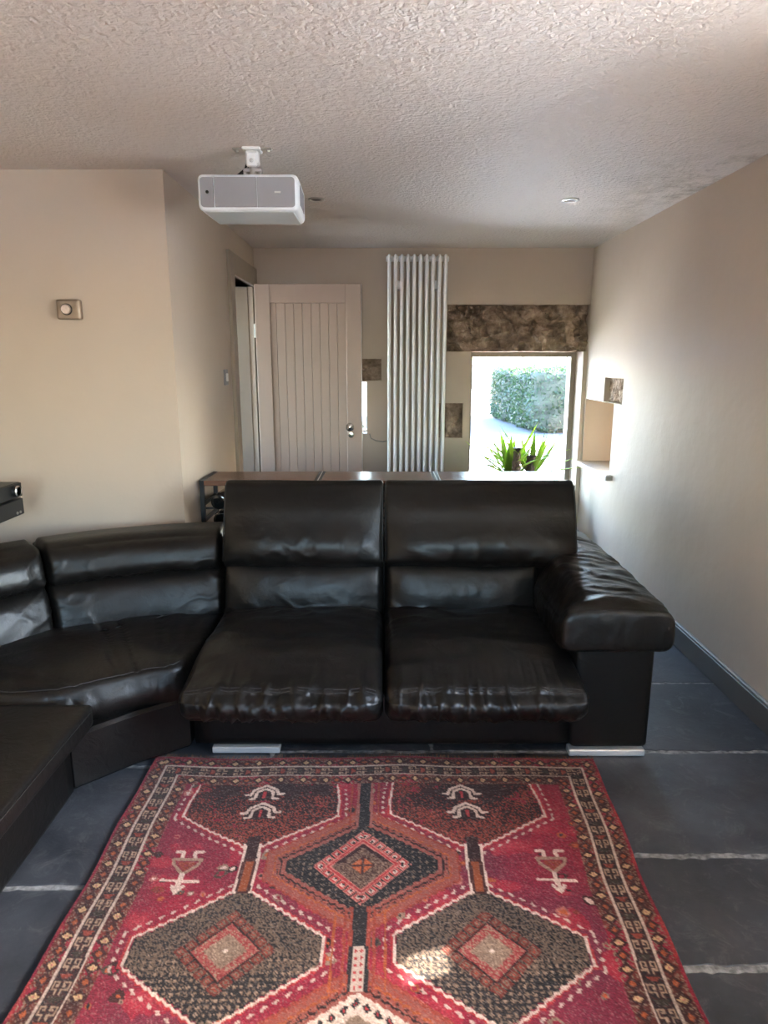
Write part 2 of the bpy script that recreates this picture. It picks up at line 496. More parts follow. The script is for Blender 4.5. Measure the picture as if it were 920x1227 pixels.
def wall_cells(axis, u0, u1, z0, z1, d0, d1, holes):
    """wall slab with rectangular openings; axis 'x': runs along x with thickness in y, axis 'y': runs along y"""
    us = sorted({u0, u1, *[h[0] for h in holes], *[h[1] for h in holes]})
    zs = sorted({z0, z1, *[h[2] for h in holes], *[h[3] for h in holes]})
    us = [u for u in us if u0 <= u <= u1]; zs = [z for z in zs if z0 <= z <= z1]
    nu, nz = len(us) - 1, len(zs) - 1
    def solid(i, j):
        if i < 0 or j < 0 or i >= nu or j >= nz:
            return False
        cu = (us[i] + us[i + 1]) / 2; cz = (zs[j] + zs[j + 1]) / 2
        return not any(h[0] < cu < h[1] and h[2] < cz < h[3] for h in holes)
    mb = MB()
    P = (lambda u, d, z: (u, d, z)) if axis == 'x' else (lambda u, d, z: (d, u, z))
    def quad(a, b, c, d):
        mb.add([a, b, c, d], [(0, 1, 2, 3)])
    for i in range(nu):
        for j in range(nz):
            if not solid(i, j):
                continue
            a, b, c, d = us[i], us[i + 1], zs[j], zs[j + 1]
            for dd in (d0, d1):
                quad(P(a, dd, c), P(b, dd, c), P(b, dd, d), P(a, dd, d))
            if not solid(i - 1, j): quad(P(a, d0, c), P(a, d1, c), P(a, d1, d), P(a, d0, d))
            if not solid(i + 1, j): quad(P(b, d0, c), P(b, d1, c), P(b, d1, d), P(b, d0, d))
            if not solid(i, j - 1): quad(P(a, d0, c), P(b, d0, c), P(b, d1, c), P(a, d1, c))
            if not solid(i, j + 1): quad(P(a, d0, d), P(b, d0, d), P(b, d1, d), P(a, d1, d))
    # merge doubles
    key = {}; remap = []; nv = []
    for p in mb.v:
        k = tuple(round(c, 5) for c in p)
        if k not in key:
            key[k] = len(nv); nv.append(p)
        remap.append(key[k])
    mb.v = nv; mb.f = [tuple(remap[i] for i in f) for f in mb.f]
    return mb

WIN = (0.655, 1.50, 0.42, 1.515)
LINTEL = (0.470, 1.528, 1.515, 1.855)
QUOIN = (0.40, 0.605, 0.865, 1.132)
SLIT = (-0.34, -0.128, 0.90, 1.295)
PATCH = (-0.20, -0.020, 1.300, 1.462)
wall_back = struct('wall_back', wall_cells('x', -2.70, XR + 0.45, -0.1, ZC, YB, YB + 0.45, [WIN, LINTEL, QUOIN, SLIT, PATCH]), M['wall'])
NICHE = (4.57, 5.215, 0.69, 1.168)
POCKET = (4.42, 4.80, 1.170, 1.335)
ADDED_SUNSLIT = (1.785, 2.003, 0.778, 1.085)  # unseen slit, added to throw the sun patch on the rug
ADDED_SIDEWIN = (0.50, 1.65, 0.87, 2.03)  # unseen side window, added to let light in from the right
wall_right = struct('wall_right', wall_cells('y', YF - 0.3, YB, -0.1, ZC, XR, XR + 0.45, [NICHE, POCKET, ADDED_SUNSLIT, ADDED_SIDEWIN]), M['wall'])
DOORWAY = (4.47, 5.17, -0.05, 1.972)
wall_passage = struct('wall_left_passage', wall_cells('y', YS, YB, -0.1, ZC, XA - 0.12, XA, [DOORWAY]), M['wall'])
wall_facing = struct('wall_left_facing', wall_cells('x', XL - 0.3, XA - 0.12, -0.1, ZC, YS, YS + 0.12, []), M['wall'])
wall_left = struct('wall_left', wall_cells('y', YF - 0.3, YS, -0.1, ZC, XL - 0.3, XL, []), M['wall'])
ADDED_REARWIN = (-0.95, 0.45, 1.0, 2.1)  # unseen opening behind the camera, added for soft fill
wall_front = struct('wall_front', wall_cells('x', XL, XR, -0.1, ZC, YF - 0.3, YF, [ADDED_REARWIN]), M['wall'])
# small hall behind the open door
ADDED_HALLWIN = (4.35, 5.15, 0.85, 2.05)  # unseen window, added to brighten the hall
wall_hall = struct('wall_hall', wall_cells('y', YS + 0.12, YB, -0.1, ZC, -2.70, -2.40, [ADDED_HALLWIN]), M['wall'])

mb = MB(); mb.box(XL - 0.6, XR + 0.45, YF - 0.3, YB + 0.45, ZC, ZC + 0.15)
ceiling = struct('ceiling', mb, M['ceiling'])

# floor: mortar bed with slate slabs
mb = MB(); mb.box(XL - 0.6, XR + 0.30, YF - 0.2, YB + 0.02, -0.06, -0.002)
floor = struct('floor', mb, M['mortar'])
rng = np.random.default_rng(5)
random.seed(7)
def slab(x0, x1, y0, y1, gap=0.0055):
    x0 += gap; x1 -= gap; y0 += gap; y1 -= gap
    pts = []
    def edge(a, b):
        L = math.dist(a, b); n = max(2, int(L / 0.022))
        for i in range(n):
            t = i / n
            pts.append((a[0] + (b[0] - a[0]) * t, a[1] + (b[1] - a[1]) * t))
    edge((x0, y0), (x1, y0)); edge((x1, y0), (x1, y1)); edge((x1, y1), (x0, y1)); edge((x0, y1), (x0, y0))
    P = np.array(pts)
    c = P.mean(0)
    j = rng.normal(0, 0.0022, P.shape) + 0.0045 * np.stack([fbm(np.c_[P * 9, P[:, :1] * 0 + k], 3, k) for k in (0, 1)], -1)
    P = P + j
    ins = P + (c - P) / np.linalg.norm(c - P, axis=1)[:, None] * (0.006 + 0.004 * rng.random(len(P)))[:, None]
    z = rng.uniform(-0.0012, 0.0008)
    n = len(P)
    m = MB()
    vs = [(p[0], p[1], -0.02) for p in P] + [(p[0], p[1], -0.0035) for p in P] + [(p[0], p[1], z) for p in ins]
    fs = [(i, (i + 1) % n, n + (i + 1) % n, n + i) for i in range(n)] + [(n + i, n + (i + 1) % n, 2 * n + (i + 1) % n, 2 * n + i) for i in range(n)]
    fs.append(tuple(2 * n + i for i in range(n)))
    m.add(vs, fs)
    return obj('slab', m, M['slate'], floor)
rowsB = [-2.70, -2.15, -1.55, -0.95, -0.35, 0.22, 0.80, 1.376, 1.763, 2.318, 2.878, 3.42, 3.95, 4.55, 5.25]
for i in range(len(rowsB) - 1):
    if rowsB[i] < 2.9:
        cuts = [-0.42, 0.30 + 0.12 * ((i % 3) - 1), XR]
    else:
        cuts = [-0.42, 0.25 + 0.2 * (i % 2), 0.95 + 0.15 * (i % 3), XR]
    for a, b in zip(cuts[:-1], cuts[1:]):
        slab(a, b, rowsB[i], rowsB[i + 1])
rowsA = [-2.70, -2.05, -1.40, -0.80, -0.15, 0.45, 1.05, 1.637, 2.22, 2.75, 3.18]
for i in range(len(rowsA) - 1):
    cuts = [XL, -1.32 + 0.14 * (i % 2), -0.42]
    for a, b in zip(cuts[:-1], cuts[1:]):
        slab(a, b, rowsA[i], rowsA[i + 1])
for a, b in zip([3.18, 3.72, 4.25, 4.8], [3.72, 4.25, 4.8, 5.25]):
    slab(XA, -0.42, a, b)
for a, b in zip([3.3, 3.9, 4.5], [3.9, 4.5, 5.25]):
    for c, d in ((-2.4, -1.7), (-1.7, XA)):
        slab(c, d, a, b)

# skirting along the right wall: board with a pale rounded lip
def skirting(name, x0, x1, y0, y1, side):
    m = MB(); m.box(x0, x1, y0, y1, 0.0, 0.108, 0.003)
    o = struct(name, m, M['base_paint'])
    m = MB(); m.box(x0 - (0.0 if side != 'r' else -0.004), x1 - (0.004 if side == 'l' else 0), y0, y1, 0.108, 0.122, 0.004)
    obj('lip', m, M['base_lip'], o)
    return o
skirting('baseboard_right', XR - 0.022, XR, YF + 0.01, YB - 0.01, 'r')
skirting('baseboard_left', XA, XA + 0.02, YS, 4.33, 'l')
m = MB(); m.box(XL, XA, YS - 0.02, YS, 0, 0.11, 0.003)
struct('baseboard_facing', m, M['base_paint'])
m = MB(); m.box(-0.9, XR - 0.03, YB - 0.02, YB, 0, 0.11, 0.003)
struct('baseboard_back', m, M['base_paint'])

# ---- rough stones set in pockets of the plaster
def stone(name, x0, x1, y0, y1, z0, z1, face, parent, label, seed, amp=0.03, res=0.009):
    """irregular block; 'face' is the axis direction that looks into the room"""
    nx = max(3, int((x1 - x0) / res)); ny = max(3, int((y1 - y0) / 0.1)) if face == '-y' else max(3, int((y1 - y0) / res)); nz = max(3, int((z1 - z0) / res))
    if face == '-x':
        nx = max(3, int((x1 - x0) / 0.1))
    h = ((x1 - x0) / 2, (y1 - y0) / 2, (z1 - z0) / 2)
    V, F = lattice_box(h, (nx, ny, nz))
    V = V + np.array([(x0 + x1) / 2, (y0 + y1) / 2, (z0 + z1) / 2])
    n1 = fbm(V * 5, 3, seed); n2 = np.abs(vnoise(V @ np.array([[11, 4, -6], [3, 12, 3], [7, -5, 15]]), seed + 5)); n3 = fbm(V * 26, 3, seed + 8); n4 = np.floor((V[:, 0] + V[:, 1] + 0.7 * V[:, 2]) * 7 + 1.5 * n1) % 2
    bumpv = np.minimum(amp * (n1 * 0.8 + (0.35 - n2) * 1.1 + 0.35 * n3 + 0.5 * n4 - 0.2), 0.042 if amp > 0.05 else 0.028)
    if face == '-y':
        w = np.clip(1 - (V[:, 1] - y0) / 0.08, 0, 1)
        V[:, 1] -= bumpv * w
        V[:, 2] += (fbm(V * 9 + 40, 3, seed) * 0.010) * w * (np.abs(V[:, 2] - (z0 + z1) / 2) > h[2] * 0.9)
    else:
        w = np.clip(1 - (V[:, 0] - x0) / 0.08, 0, 1)
        V[:, 0] -= bumpv * w
        V[:, 2] += (fbm(V * 9 + 40, 3, seed) * 0.008) * w * (np.abs(V[:, 2] - (z0 + z1) / 2) > h[2] * 0.9)
    m = MB(); m.add(V, F)
    o = obj(name, m, M['stone'], parent, 50)
    o['label'] = label
    return o

def lattice_box(h, n):
    """surface of a box as a shared-vertex lattice; returns verts (N,3) and quads"""
    idx = {}; V = []; F = []
    def vid(i, j, k):
        key = (i, j, k)
        if key not in idx:
            idx[key] = len(V)
            V.append(((2 * i / n[0] - 1) * h[0], (2 * j / n[1] - 1) * h[1], (2 * k / n[2] - 1) * h[2]))
        return idx[key]
    for k in (0, n[2]):
        for i in range(n[0]):
            for j in range(n[1]):
                q = [vid(i, j, k), vid(i + 1, j, k), vid(i + 1, j + 1, k), vid(i, j + 1, k)]
                F.append(q if k else q[::-1])
    for j in (0, n[1]):
        for i in range(n[0]):
            for k in range(n[2]):
                q = [vid(i, j, k), vid(i + 1, j, k), vid(i + 1, j, k + 1), vid(i, j, k + 1)]
                F.append(q[::-1] if j else q)
    for i in (0, n[0]):
        for j in range(n[1]):
            for k in range(n[2]):
                q = [vid(i, j, k), vid(i, j + 1, k), vid(i, j + 1, k + 1), vid(i, j, k + 1)]
                F.append(q if i else q[::-1])
    return np.array(V), F

stone('stone_lintel', LINTEL[0], LINTEL[1], YB + 0.05, YB + 0.44, LINTEL[2] + 0.002, LINTEL[3] - 0.001, '-y', wall_back, 'long rough brown stone lintel above the big window', 1.0, 0.075)
stone('quoin_stone', QUOIN[0], QUOIN[1], YB + 0.036, YB + 0.44, QUOIN[2], QUOIN[3], '-y', wall_back, 'rough reddish stone beside the big window', 2.0, 0.03)
stone('slit_lintel_stone', PATCH[0], PATCH[1], YB + 0.035, YB + 0.44, PATCH[2], PATCH[3], '-y', wall_back, 'small rough stone beside the door edge', 3.0, 0.03)
stone('niche_lintel_stone', XR + 0.035, XR + 0.44, POCKET[0], POCKET[1], POCKET[2], POCKET[3], '-x', wall_right, 'small rough stone above the wall niche', 4.0, 0.022)

# ---- windows; the rear, side, sun slit and hall ones are added for light
def window(name, axis, u0, u1, z0, z1, d, fw, depth, mat, mull=()):
    m = MB()
    def b(a0, a1, c0, c1):
        if axis == 'x': m.box(a0, a1, d - depth / 2, d + depth / 2, c0, c1, 0.003)
        else: m.box(d - depth / 2, d + depth / 2, a0, a1, c0, c1, 0.003)
    b(u0, u0 + fw, z0, z1); b(u1 - fw, u1, z0, z1); b(u0 + fw, u1 - fw, z1 - fw, z1); b(u0 + fw, u1 - fw, z0, z0 + fw)
    for q in mull:
        b(q - fw / 2, q + fw / 2, z0 + fw, z1 - fw)
    o = struct(name, m, mat)
    edges = [u0 + fw] + [e for q in mull for e in (q - fw / 2, q + fw / 2)] + [u1 - fw]
    for a, c in zip(edges[0::2], edges[1::2]):
        g = MB()
        if axis == 'x': g.box(a - .004, c + .004, d - 0.004, d + 0.004, z0 + fw - .004, z1 - fw + .004)
        else: g.box(d - 0.004, d + 0.004, a - .004, c + .004, z0 + fw - .004, z1 - fw + .004)
        obj('pane', g, M['glass'], o)
    return o
w1 = window('window_1', 'x', WIN[0], WIN[1], WIN[2], WIN[3], YB + 0.22, 0.038, 0.05, M['trim'])
m = MB(); m.box(WIN[0] - 0.03, WIN[1] - 0.005, YB - 0.03, YB + 0.2, WIN[2] - 0.03, WIN[2] + 0.004, 0.006)
obj('window_sill', m, M['white'], w1)
w2 = window('window_2', 'y', NICHE[0], NICHE[0] + 0.18, NICHE[2], NICHE[3], XR + 0.36, 0.02, 0.04, M['sill'])
m = MB(); m.box(XR + 0.30, XR + 0.45, NICHE[0] + 0.181, NICHE[1], NICHE[2], NICHE[3])  # unseen panel, added to cut the light entering through the niche
obj('niche_light_block', m, M['wall'], wall_right)
m = MB(); m.box(XR - 0.045, XR + 0.299, NICHE[0] - 0.07, NICHE[1], NICHE[2] - 0.03, NICHE[2] + 0.004, 0.004)
obj('window_sill', m, M['sill'], w2)
window('window_3', 'x', SLIT[0], SLIT[1], SLIT[2], SLIT[3], YB + 0.20, 0.012, 0.04, M['white'])
window('added_window_rear', 'x', ADDED_REARWIN[0], ADDED_REARWIN[1], ADDED_REARWIN[2], ADDED_REARWIN[3], YF - 0.15, 0.045, 0.06, M['white'], (-0.25,))
window('added_window_side', 'y', ADDED_SIDEWIN[0], ADDED_SIDEWIN[1], ADDED_SIDEWIN[2], ADDED_SIDEWIN[3], XR + 0.3, 0.05, 0.06, M['white'], (1.075,))
window('added_window_sunslit', 'y', ADDED_SUNSLIT[0], ADDED_SUNSLIT[1], ADDED_SUNSLIT[2], ADDED_SUNSLIT[3], XR + 0.25, 0.006, 0.03, M['white'])
window('added_window_hall', 'y', ADDED_HALLWIN[0], ADDED_HALLWIN[1], ADDED_HALLWIN[2], ADDED_HALLWIN[3], -2.55, 0.04, 0.05, M['white'])

# ---- door frame and open door
m = MB()
m.box(XA - 0.13, XA + 0.022, 4.355, 4.475, 0, 2.105, 0.004)
m.box(XA - 0.13, XA + 0.022, 4.475, YB - 0.004, 1.972, 2.105, 0.004)
m.box(XA - 0.13, XA - 0.035, 5.165, YB - 0.004, 0, 1.972, 0.004)
struct('trim_1', m, M['trim'])
DX0, DX1, DY0, DY1 = -0.928, -0.166, 5.085, 5.125
d_root = bpy.data.objects.new('door_1', None); COL.objects.link(d_root)
d_root.location = (DX0, DY1, 0.012); d_root['origin'] = [DX0, DY1, 0.012]; d_root['kind'] = 'structure'
d_root['label'] = 'pinkish taupe boarded door standing open against the wall'
def dpart(name, x0, x1, y0, y1, z0, z1, mat, bev=0.003):
    m = MB(); m.box(x0, x1, y0, y1, z0, z1, bev)
    return obj(name, m, mat, d_root)
ST = 0.108
dpart('stile', DX0, DX0 + ST, DY0, DY1, 0.012, 1.985, M['door'])
dpart('stile', DX1 - ST, DX1, DY0, DY1, 0.012, 1.985, M['door'])
dpart('top_rail', DX0 + ST, DX1 - ST, DY0, DY1, 1.852, 1.985, M['door'])
dpart('bottom_rail', DX0 + ST, DX1 - ST, DY0, DY1, 0.012, 0.2, M['door'])
bx = [0, 0.045, 0.108, 0.170, 0.232, 0.296, 0.358, 0.420, 0.484, 0.546]
for a, b in zip(bx[:-1], bx[1:]):
    dpart('board', DX0 + ST + a + 0.0006, DX0 + ST + b - 0.0006, DY0 + 0.007, DY1 - 0.007, 0.2, 1.852, M['door'], 0.003)
dpart('edge_strip', DX1, DX1 + 0.004, DY0 + 0.004, DY1 - 0.002, 0.012, 1.985, M['door_edge'], 0.001)
KX, KZ = -0.252, 0.968
mt = Matrix.Translation((KX, DY0, KZ)) @ Matrix.Rotation(R(90), 4, 'X')
m = MB(); m.lathe([(0.001, 0.0), (0.026, 0.001), (0.026, 0.005), (0.011, 0.008), (0.010, 0.028), (0.024, 0.034), (0.031, 0.046), (0.029, 0.060), (0.016, 0.068), (0.001, 0.069)], 24, mt)
k = obj('door_knob', m, M['chrome'], d_root, 40)
mt = Matrix.Translation((KX + 0.006, DY0, KZ - 0.062)) @ Matrix.Rotation(R(90), 4, 'X')
m = MB(); m.lathe([(0.001, 0.0), (0.021, 0.0005), (0.020, 0.004), (0.001, 0.005)], 20, mt)
e = obj('escutcheon', m, M['chrome'], d_root, 40)
m = MB(); m.box(KX + 0.003, KX + 0.009, DY0 - 0.0062, DY0 - 0.004, KZ - 0.076, KZ - 0.056, 0.001)
obj('keyhole', m, M['black'], e)
m = MB(); m.box(DX1 + 0.003, DX1 + 0.007, DY0 + 0.008, DY1 - 0.01, KZ - 0.11, KZ + 0.04, 0.001)
lp = obj('lock_plate', m, M['steel'], d_root)
m = MB(); m.box(DX1 + 0.006, DX1 + 0.022, DY0 + 0.012, DY1 - 0.014, KZ - 0.012, KZ + 0.012, 0.003)
obj('latch', m, M['steel'], lp)
for hz in (1.66, 0.3):
    m = MB(); m.tube([(DX0 - 0.008, DY1 - 0.02, hz - 0.05), (DX0 - 0.008, DY1 - 0.02, hz + 0.05)], 0.008, 10)
    m.box(DX0 - 0.003, DX0, DY0 + 0.004, DY1, hz - 0.05, hz + 0.05)
    obj('hinge', m, M['steel'], d_root)

# thin cable that runs along the wall beside the door
m = MB(); m.tube([(-0.11, YB - 0.004, 0.90), (-0.10, YB - 0.006, 0.865), (-0.06, YB - 0.006, 0.845), (-0.01, YB - 0.006, 0.838), (0.02, YB - 0.006, 0.845)], 0.004, 8)
obj('wall_cable', m, M['base_lip'], None, 60, 'thin pale cable drooping along the wall beside the radiator', 'cable')

# ------------------------------------------------------------------ leather sectional sofa
def normals(V, F):
    V = np.asarray(V); Fq = np.array([f if len(f) == 4 else (f[0], f[1], f[2], f[2]) for f in F])
    n = np.cross(V[Fq[:, 2]] - V[Fq[:, 0]], V[Fq[:, 3]] - V[Fq[:, 1]])
    tri = Fq[:, 2] == Fq[:, 3]
    if tri.any():
        n[tri] = np.cross(V[Fq[tri, 1]] - V[Fq[tri, 0]], V[Fq[tri, 2]] - V[Fq[tri, 0]])
    N = np.zeros_like(V)
    for c in range(4):
        np.add.at(N, Fq[:, c], n)
    L = np.linalg.norm(N, axis=1); L[L == 0] = 1
    return N / L[:, None]

def ss(a, b, x):
    t = np.clip((x - a) / (b - a), 0, 1)
    return t * t * (3 - 2 * t)

def rbox(h, r, n):
    V, F = lattice_box(h, n)
    H = np.array(h); rr = np.minimum(r, H * 0.98)
    # pack samples towards the edges so that the rounding is smooth
    T = V / H
    T = np.sign(T) * (np.abs(T) * 0.72 + 0.28 * np.sin(np.abs(T) * math.pi / 2))
    V = T * H
    q = np.clip(V, -(H - rr), H - rr)
    d = (V - q) / rr
    L = np.linalg.norm(d, axis=1); L[L == 0] = 1
    V = q + d / L[:, None] * rr
    return V, F, T

def ridged(P, seed):
    return np.clip(1 - np.abs(vnoise(P, seed)) * 2.2, 0, 1) ** 1.6

sofa = thing('sectional_sofa', (0.1, 2.7, 0), 'large black leather corner sofa with raised headrests and padded arm', 'sofa')
L = M['leather']

def put(name, V, F, parent=sofa, mat=L):
    m = MB(); m.add(V, F)
    return obj(name, m, mat, parent, 180)

def stitch_line(pts, parent, r=0.0022, name='stitching'):
    m = MB(); m.tube(pts, r, 6)
    return obj(name, m, M['stitch'], parent, 60)

# bases
def plain(name, x0, x1, y0, y1, z0, z1, r=0.02, parent=sofa, n=(14, 14, 10), puff=0.0):
    h = ((x1 - x0) / 2, (y1 - y0) / 2, (z1 - z0) / 2)
    V, F, T = rbox(h, r, n)
    if puff:
        N = normals(V, F)
        V = V + N * (puff * (1 - T[:, [0]] ** 2) * (1 - T[:, [2]] ** 2))
    V = V + np.array([(x0 + x1) / 2, (y0 + y1) / 2, (z0 + z1) / 2])
    return put(name, V, F, parent)
plain('base', -0.715, 0.70, 2.305, 3.22, 0.03, 0.25, 0.02)
plain('back_shell', -0.70, 0.985, 3.02, 3.27, 0.03, 0.64, 0.05)
arm = plain('armrest', 0.688, 0.985, 2.285, 3.26, 0.03, 0.475, 0.026, n=(16, 24, 18), puff=0.006)

# seat cushions
def seat(x0, x1, seed):
    y0, y1, z0, z1 = 2.085, 2.93, 0.225, 0.395
    h = ((x1 - x0) / 2, (y1 - y0) / 2, (z1 - z0) / 2)
    V, F, T = rbox(h, np.array([0.035, 0.05, 0.05]), (120, 72, 24))
    V = V.copy()
    top = ss(-0.1, 0.9, T[:, 2])
    # crown of the top, and lower front edge
    V[:, 2] += top * (0.036 * (1 - T[:, 0] ** 4) * (1 - np.abs(T[:, 1] + 0.15) ** 2.2))
    V[:, 2] -= top * 0.045 * ss(-0.25, -1.0, T[:, 1])
    V[:, 2] -= top * 0.012 * np.exp(-((T[:, 0]) ** 2) / 0.06) * ss(0.0, 0.9, T[:, 1])
    # front face bulges out
    fr = ss(-0.8, -1.0, T[:, 1])
    V[:, 1] -= fr * 0.028 * (1 - T[:, 2] ** 2) * (1 - T[:, 0] ** 4)
    V[:, 1] += fr * 0.03 * ss(0.0, -1.0, T[:, 2])
    V = V + np.array([(x0 + x1) / 2, (y0 + y1) / 2, (z0 + z1) / 2])
    N = normals(V, F)
    P = V.copy()
    # gathers under the front seam
    g = fr * (1 - np.abs(T[:, 0]) ** 6)
    w1 = ridged(np.c_[P[:, 0] * 30, P[:, 1] * 2, P[:, 2] * 5], seed)
    w2 = ridged(np.c_[P[:, 0] * 55 + P[:, 2] * 22, P[:, 1] * 2, P[:, 2] * 9], seed + 3)
    disp = g * (0.013 * w1 + 0.006 * w2 - 0.006)
    # soft creases of the sitting area
    t2 = ss(0.55, 0.95, T[:, 2]) * ss(-1.0, -0.75, T[:, 1])
    c1 = fbm(np.c_[P[:, 0] * 5, P[:, 1] * 9, P[:, 2] * 0], 3, seed + 7)
    c2 = ridged(np.c_[P[:, 0] * 7 + P[:, 1] * 4, P[:, 1] * 12 - P[:, 0] * 3, P[:, 2] * 0], seed + 9)
    disp += t2 * (0.012 * c1 + 0.007 * c2 * (0.25 + ss(0.0, 0.7, T[:, 1])))
    # short pulls behind the front seam
    c3 = ridged(np.c_[P[:, 0] * 26, P[:, 1] * 5, P[:, 2] * 0], seed + 12)
    disp += ss(0.55, 0.95, T[:, 2]) * ss(-0.5, -0.9, T[:, 1]) * 0.005 * c3
    V = V + N * disp[:, None]
    o = put('seat_cushion', V, F)
    # double seam along the front edge
    for dy, dz in ((0.0, 0.0), (0.010, 0.004)):
        sel = []
        for s in np.linspace(-0.93, 0.93, 60):
            xx = (x0 + x1) / 2 + s * h[0]
            yy = y0 + 0.022 + dy
            near = np.argsort((V[:, 0] - xx) ** 2 + (V[:, 1] - yy) ** 2 + 1e3 * (V[:, 2] < 0.28))[:3]
            sel.append((xx, float(V[near, 1].mean()), float(V[near, 2].mean()) + 0.0012))
        sel = np.array(sel)
        ksm = np.ones(5) / 5
        for c in (1, 2):
            sel[2:-2, c] = np.convolve(sel[:, c], ksm, 'valid')
        stitch_line([tuple(p - np.array([0, 0, 0.0012])) for p in sel], o, 0.0020)
    return o
seat(-0.700, -0.003, 11)
seat(0.003, 0.700, 23)

# lumbar cushions
def lumbar(x0, x1, seed):
    y0, y1, z0, z1 = 2.775, 3.05, 0.31, 0.605
    h = ((x1 - x0) / 2, (y1 - y0) / 2, (z1 - z0) / 2)
    V, F, T = rbox(h, np.array([0.03, 0.06, 0.06]), (90, 14, 40))
    V = V.copy()
    fr = ss(-0.4, -1.0, T[:, 1])
    V[:, 1] -= fr * 0.045 * (1 - T[:, 0] ** 4) * (1 - np.abs(T[:, 2] - 0.1) ** 2).clip(0)
    V = V + np.array([(x0 + x1) / 2, (y0 + y1) / 2, (z0 + z1) / 2])
    V[:, 1] += (V[:, 2] - z0) * 0.18
    N = normals(V, F); P = V
    w = ridged(np.c_[P[:, 0] * 9 + P[:, 2] * 12, P[:, 1] * 0, P[:, 2] * 15 - P[:, 0] * 4], seed)
    w2 = fbm(np.c_[P[:, 0] * 10, P[:, 1] * 0, P[:, 2] * 9], 3, seed + 4)
    low = ss(0.3, -0.9, T[:, 2])
    w3 = ridged(np.c_[P[:, 0] * 24, P[:, 1] * 0, P[:, 2] * 6], seed + 14)
    disp = fr * (0.008 * w * (0.2 + low) * ss(-0.3, 0.5, fbm(P * 3, 2, seed + 9)) + 0.008 * w3 * ss(-0.1, -0.95, T[:, 2]) + 0.004 * w2)
    return put('lumbar_cushion', V + N * disp[:, None], F)
lumbar(-0.697, -0.004, 5)
lumbar(0.004, 0.672, 8)

# raised headrests
def headrest(x0, x1, seed):
    hz = 0.195
    h = ((x1 - x0) / 2, 0.075, hz)
    V, F, T = rbox(h, np.array([0.014, 0.06, 0.04]), (80, 14, 50))
    V = V.copy()
    fr = ss(0.2, -1.0, T[:, 1])
    V[:, 1] -= fr * (0.030 * (1 - T[:, 0] ** 4) * (1 - np.abs(T[:, 2]) ** 3) + 0.034 * np.exp(-((T[:, 2] + 0.55) / 0.45) ** 2) * (1 - T[:, 0] ** 6))
    V[:, 1] *= 1 - 0.35 * ss(0.2, 1.0, T[:, 2])
    N = normals(V, F)
    w = ridged(np.c_[V[:, 0] * 11 - V[:, 2] * 7, V[:, 1] * 0, V[:, 2] * 12 + V[:, 0] * 9], seed)
    w2 = fbm(np.c_[V[:, 0] * 6, V[:, 1] * 0, V[:, 2] * 6], 3, seed + 2)
    lowm = ss(0.1, -0.7, T[:, 2]) * (1 - T[:, 0] ** 4)
    V = V + N * (fr * (0.005 * w * lowm + 0.006 * w2))[:, None]
    a = R(17)
    Y = V[:, 1] * math.cos(a) + V[:, 2] * math.sin(a)
    Z = -V[:, 1] * math.sin(a) + V[:, 2] * math.cos(a)
    V = np.c_[V[:, 0] + (x0 + x1) / 2, Y + 2.93, Z + 0.738]
    o = put('headrest', V, F)
    for sx in (x0 + 0.006, x1 - 0.006):
        pts = []
        for s in np.linspace(-0.85, 0.86, 12):
            y_, z_ = -0.066 * (1 - 0.3 * max(0, s)), s * hz
            pts.append((sx, y_ * math.cos(a) + z_ * math.sin(a) + 2.93, -y_ * math.sin(a) + z_ * math.cos(a) + 0.738))
        stitch_line(pts, o, 0.0026, 'piping')
    return o
headrest(-0.700, -0.001, 31)
headrest(0.001, 0.838, 44)

# padded arm top
def arm_pad():
    x0, x1, y0, y1, z0, z1 = 0.615, 1.005, 2.195, 3.32, 0.455, 0.595
    h = ((x1 - x0) / 2, (y1 - y0) / 2, (z1 - z0) / 2)
    V, F, T = rbox(h, np.array([0.035, 0.012, 0.045]), (40, 100, 20))
    V = V.copy()
    top = ss(-0.2, 0.9, T[:, 2])
    V[:, 2] += top * (0.030 * (1 - T[:, 0] ** 2)) * (1 - 0.5 * ss(-0.85, -1, T[:, 1]))
    V[:, 2] += top * 0.012 * ss(-1, 0.3, T[:, 1])
    # inner side rolls down towards the seat
    inn = ss(-0.35, -1.0, T[:, 0]) * ss(-1.0, -0.55, T[:, 1])
    V[:, 2] -= inn * 0.085
    V[:, 0] += inn * 0.035
    V = V + np.array([(x0 + x1) / 2, (y0 + y1) / 2, (z0 + z1) / 2])
    N = normals(V, F); P = V
    w = ridged(np.c_[P[:, 0] * 7, P[:, 1] * 15 + P[:, 0] * 7, P[:, 2] * 4], 61)
    w2 = ridged(np.c_[P[:, 0] * 11, P[:, 1] * 32 + P[:, 0] * 9, P[:, 2] * 6], 64)
    w3 = fbm(np.c_[P[:, 0] * 8, P[:, 1] * 8, P[:, 2] * 8], 3, 67)
    msk = ss(-1.0, -0.75, T[:, 1])
    fm = ss(-0.97, -1.0, T[:, 1])
    wf = ridged(np.c_[P[:, 0] * 34, P[:, 1] * 0, P[:, 2] * 8], 71)
    V = V + N * (msk * (0.007 * w + 0.004 * w2 + 0.006 * w3) + fm * 0.004 * wf)[:, None]
    o = put('arm_pad', V, F, arm)
    # seams round the front panel of the pad
    stitch_line([(0.645 + 0.335 * t, 2.205 + 0.012 * math.sin(t * math.pi), 0.577 + 0.016 * math.sin(t * math.pi)) for t in np.linspace(0, 1, 24)], o, 0.003, 'piping')
    stitch_line([(0.640 + 0.345 * t, 2.205, 0.468) for t in np.linspace(0, 1, 12)], o, 0.003, 'piping')
    stitch_line([(0.985 - 0.003 * abs(t), 2.206, 0.475 + 0.1 * t) for t in np.linspace(0, 1, 8)], o, 0.003, 'piping')
arm_pad()

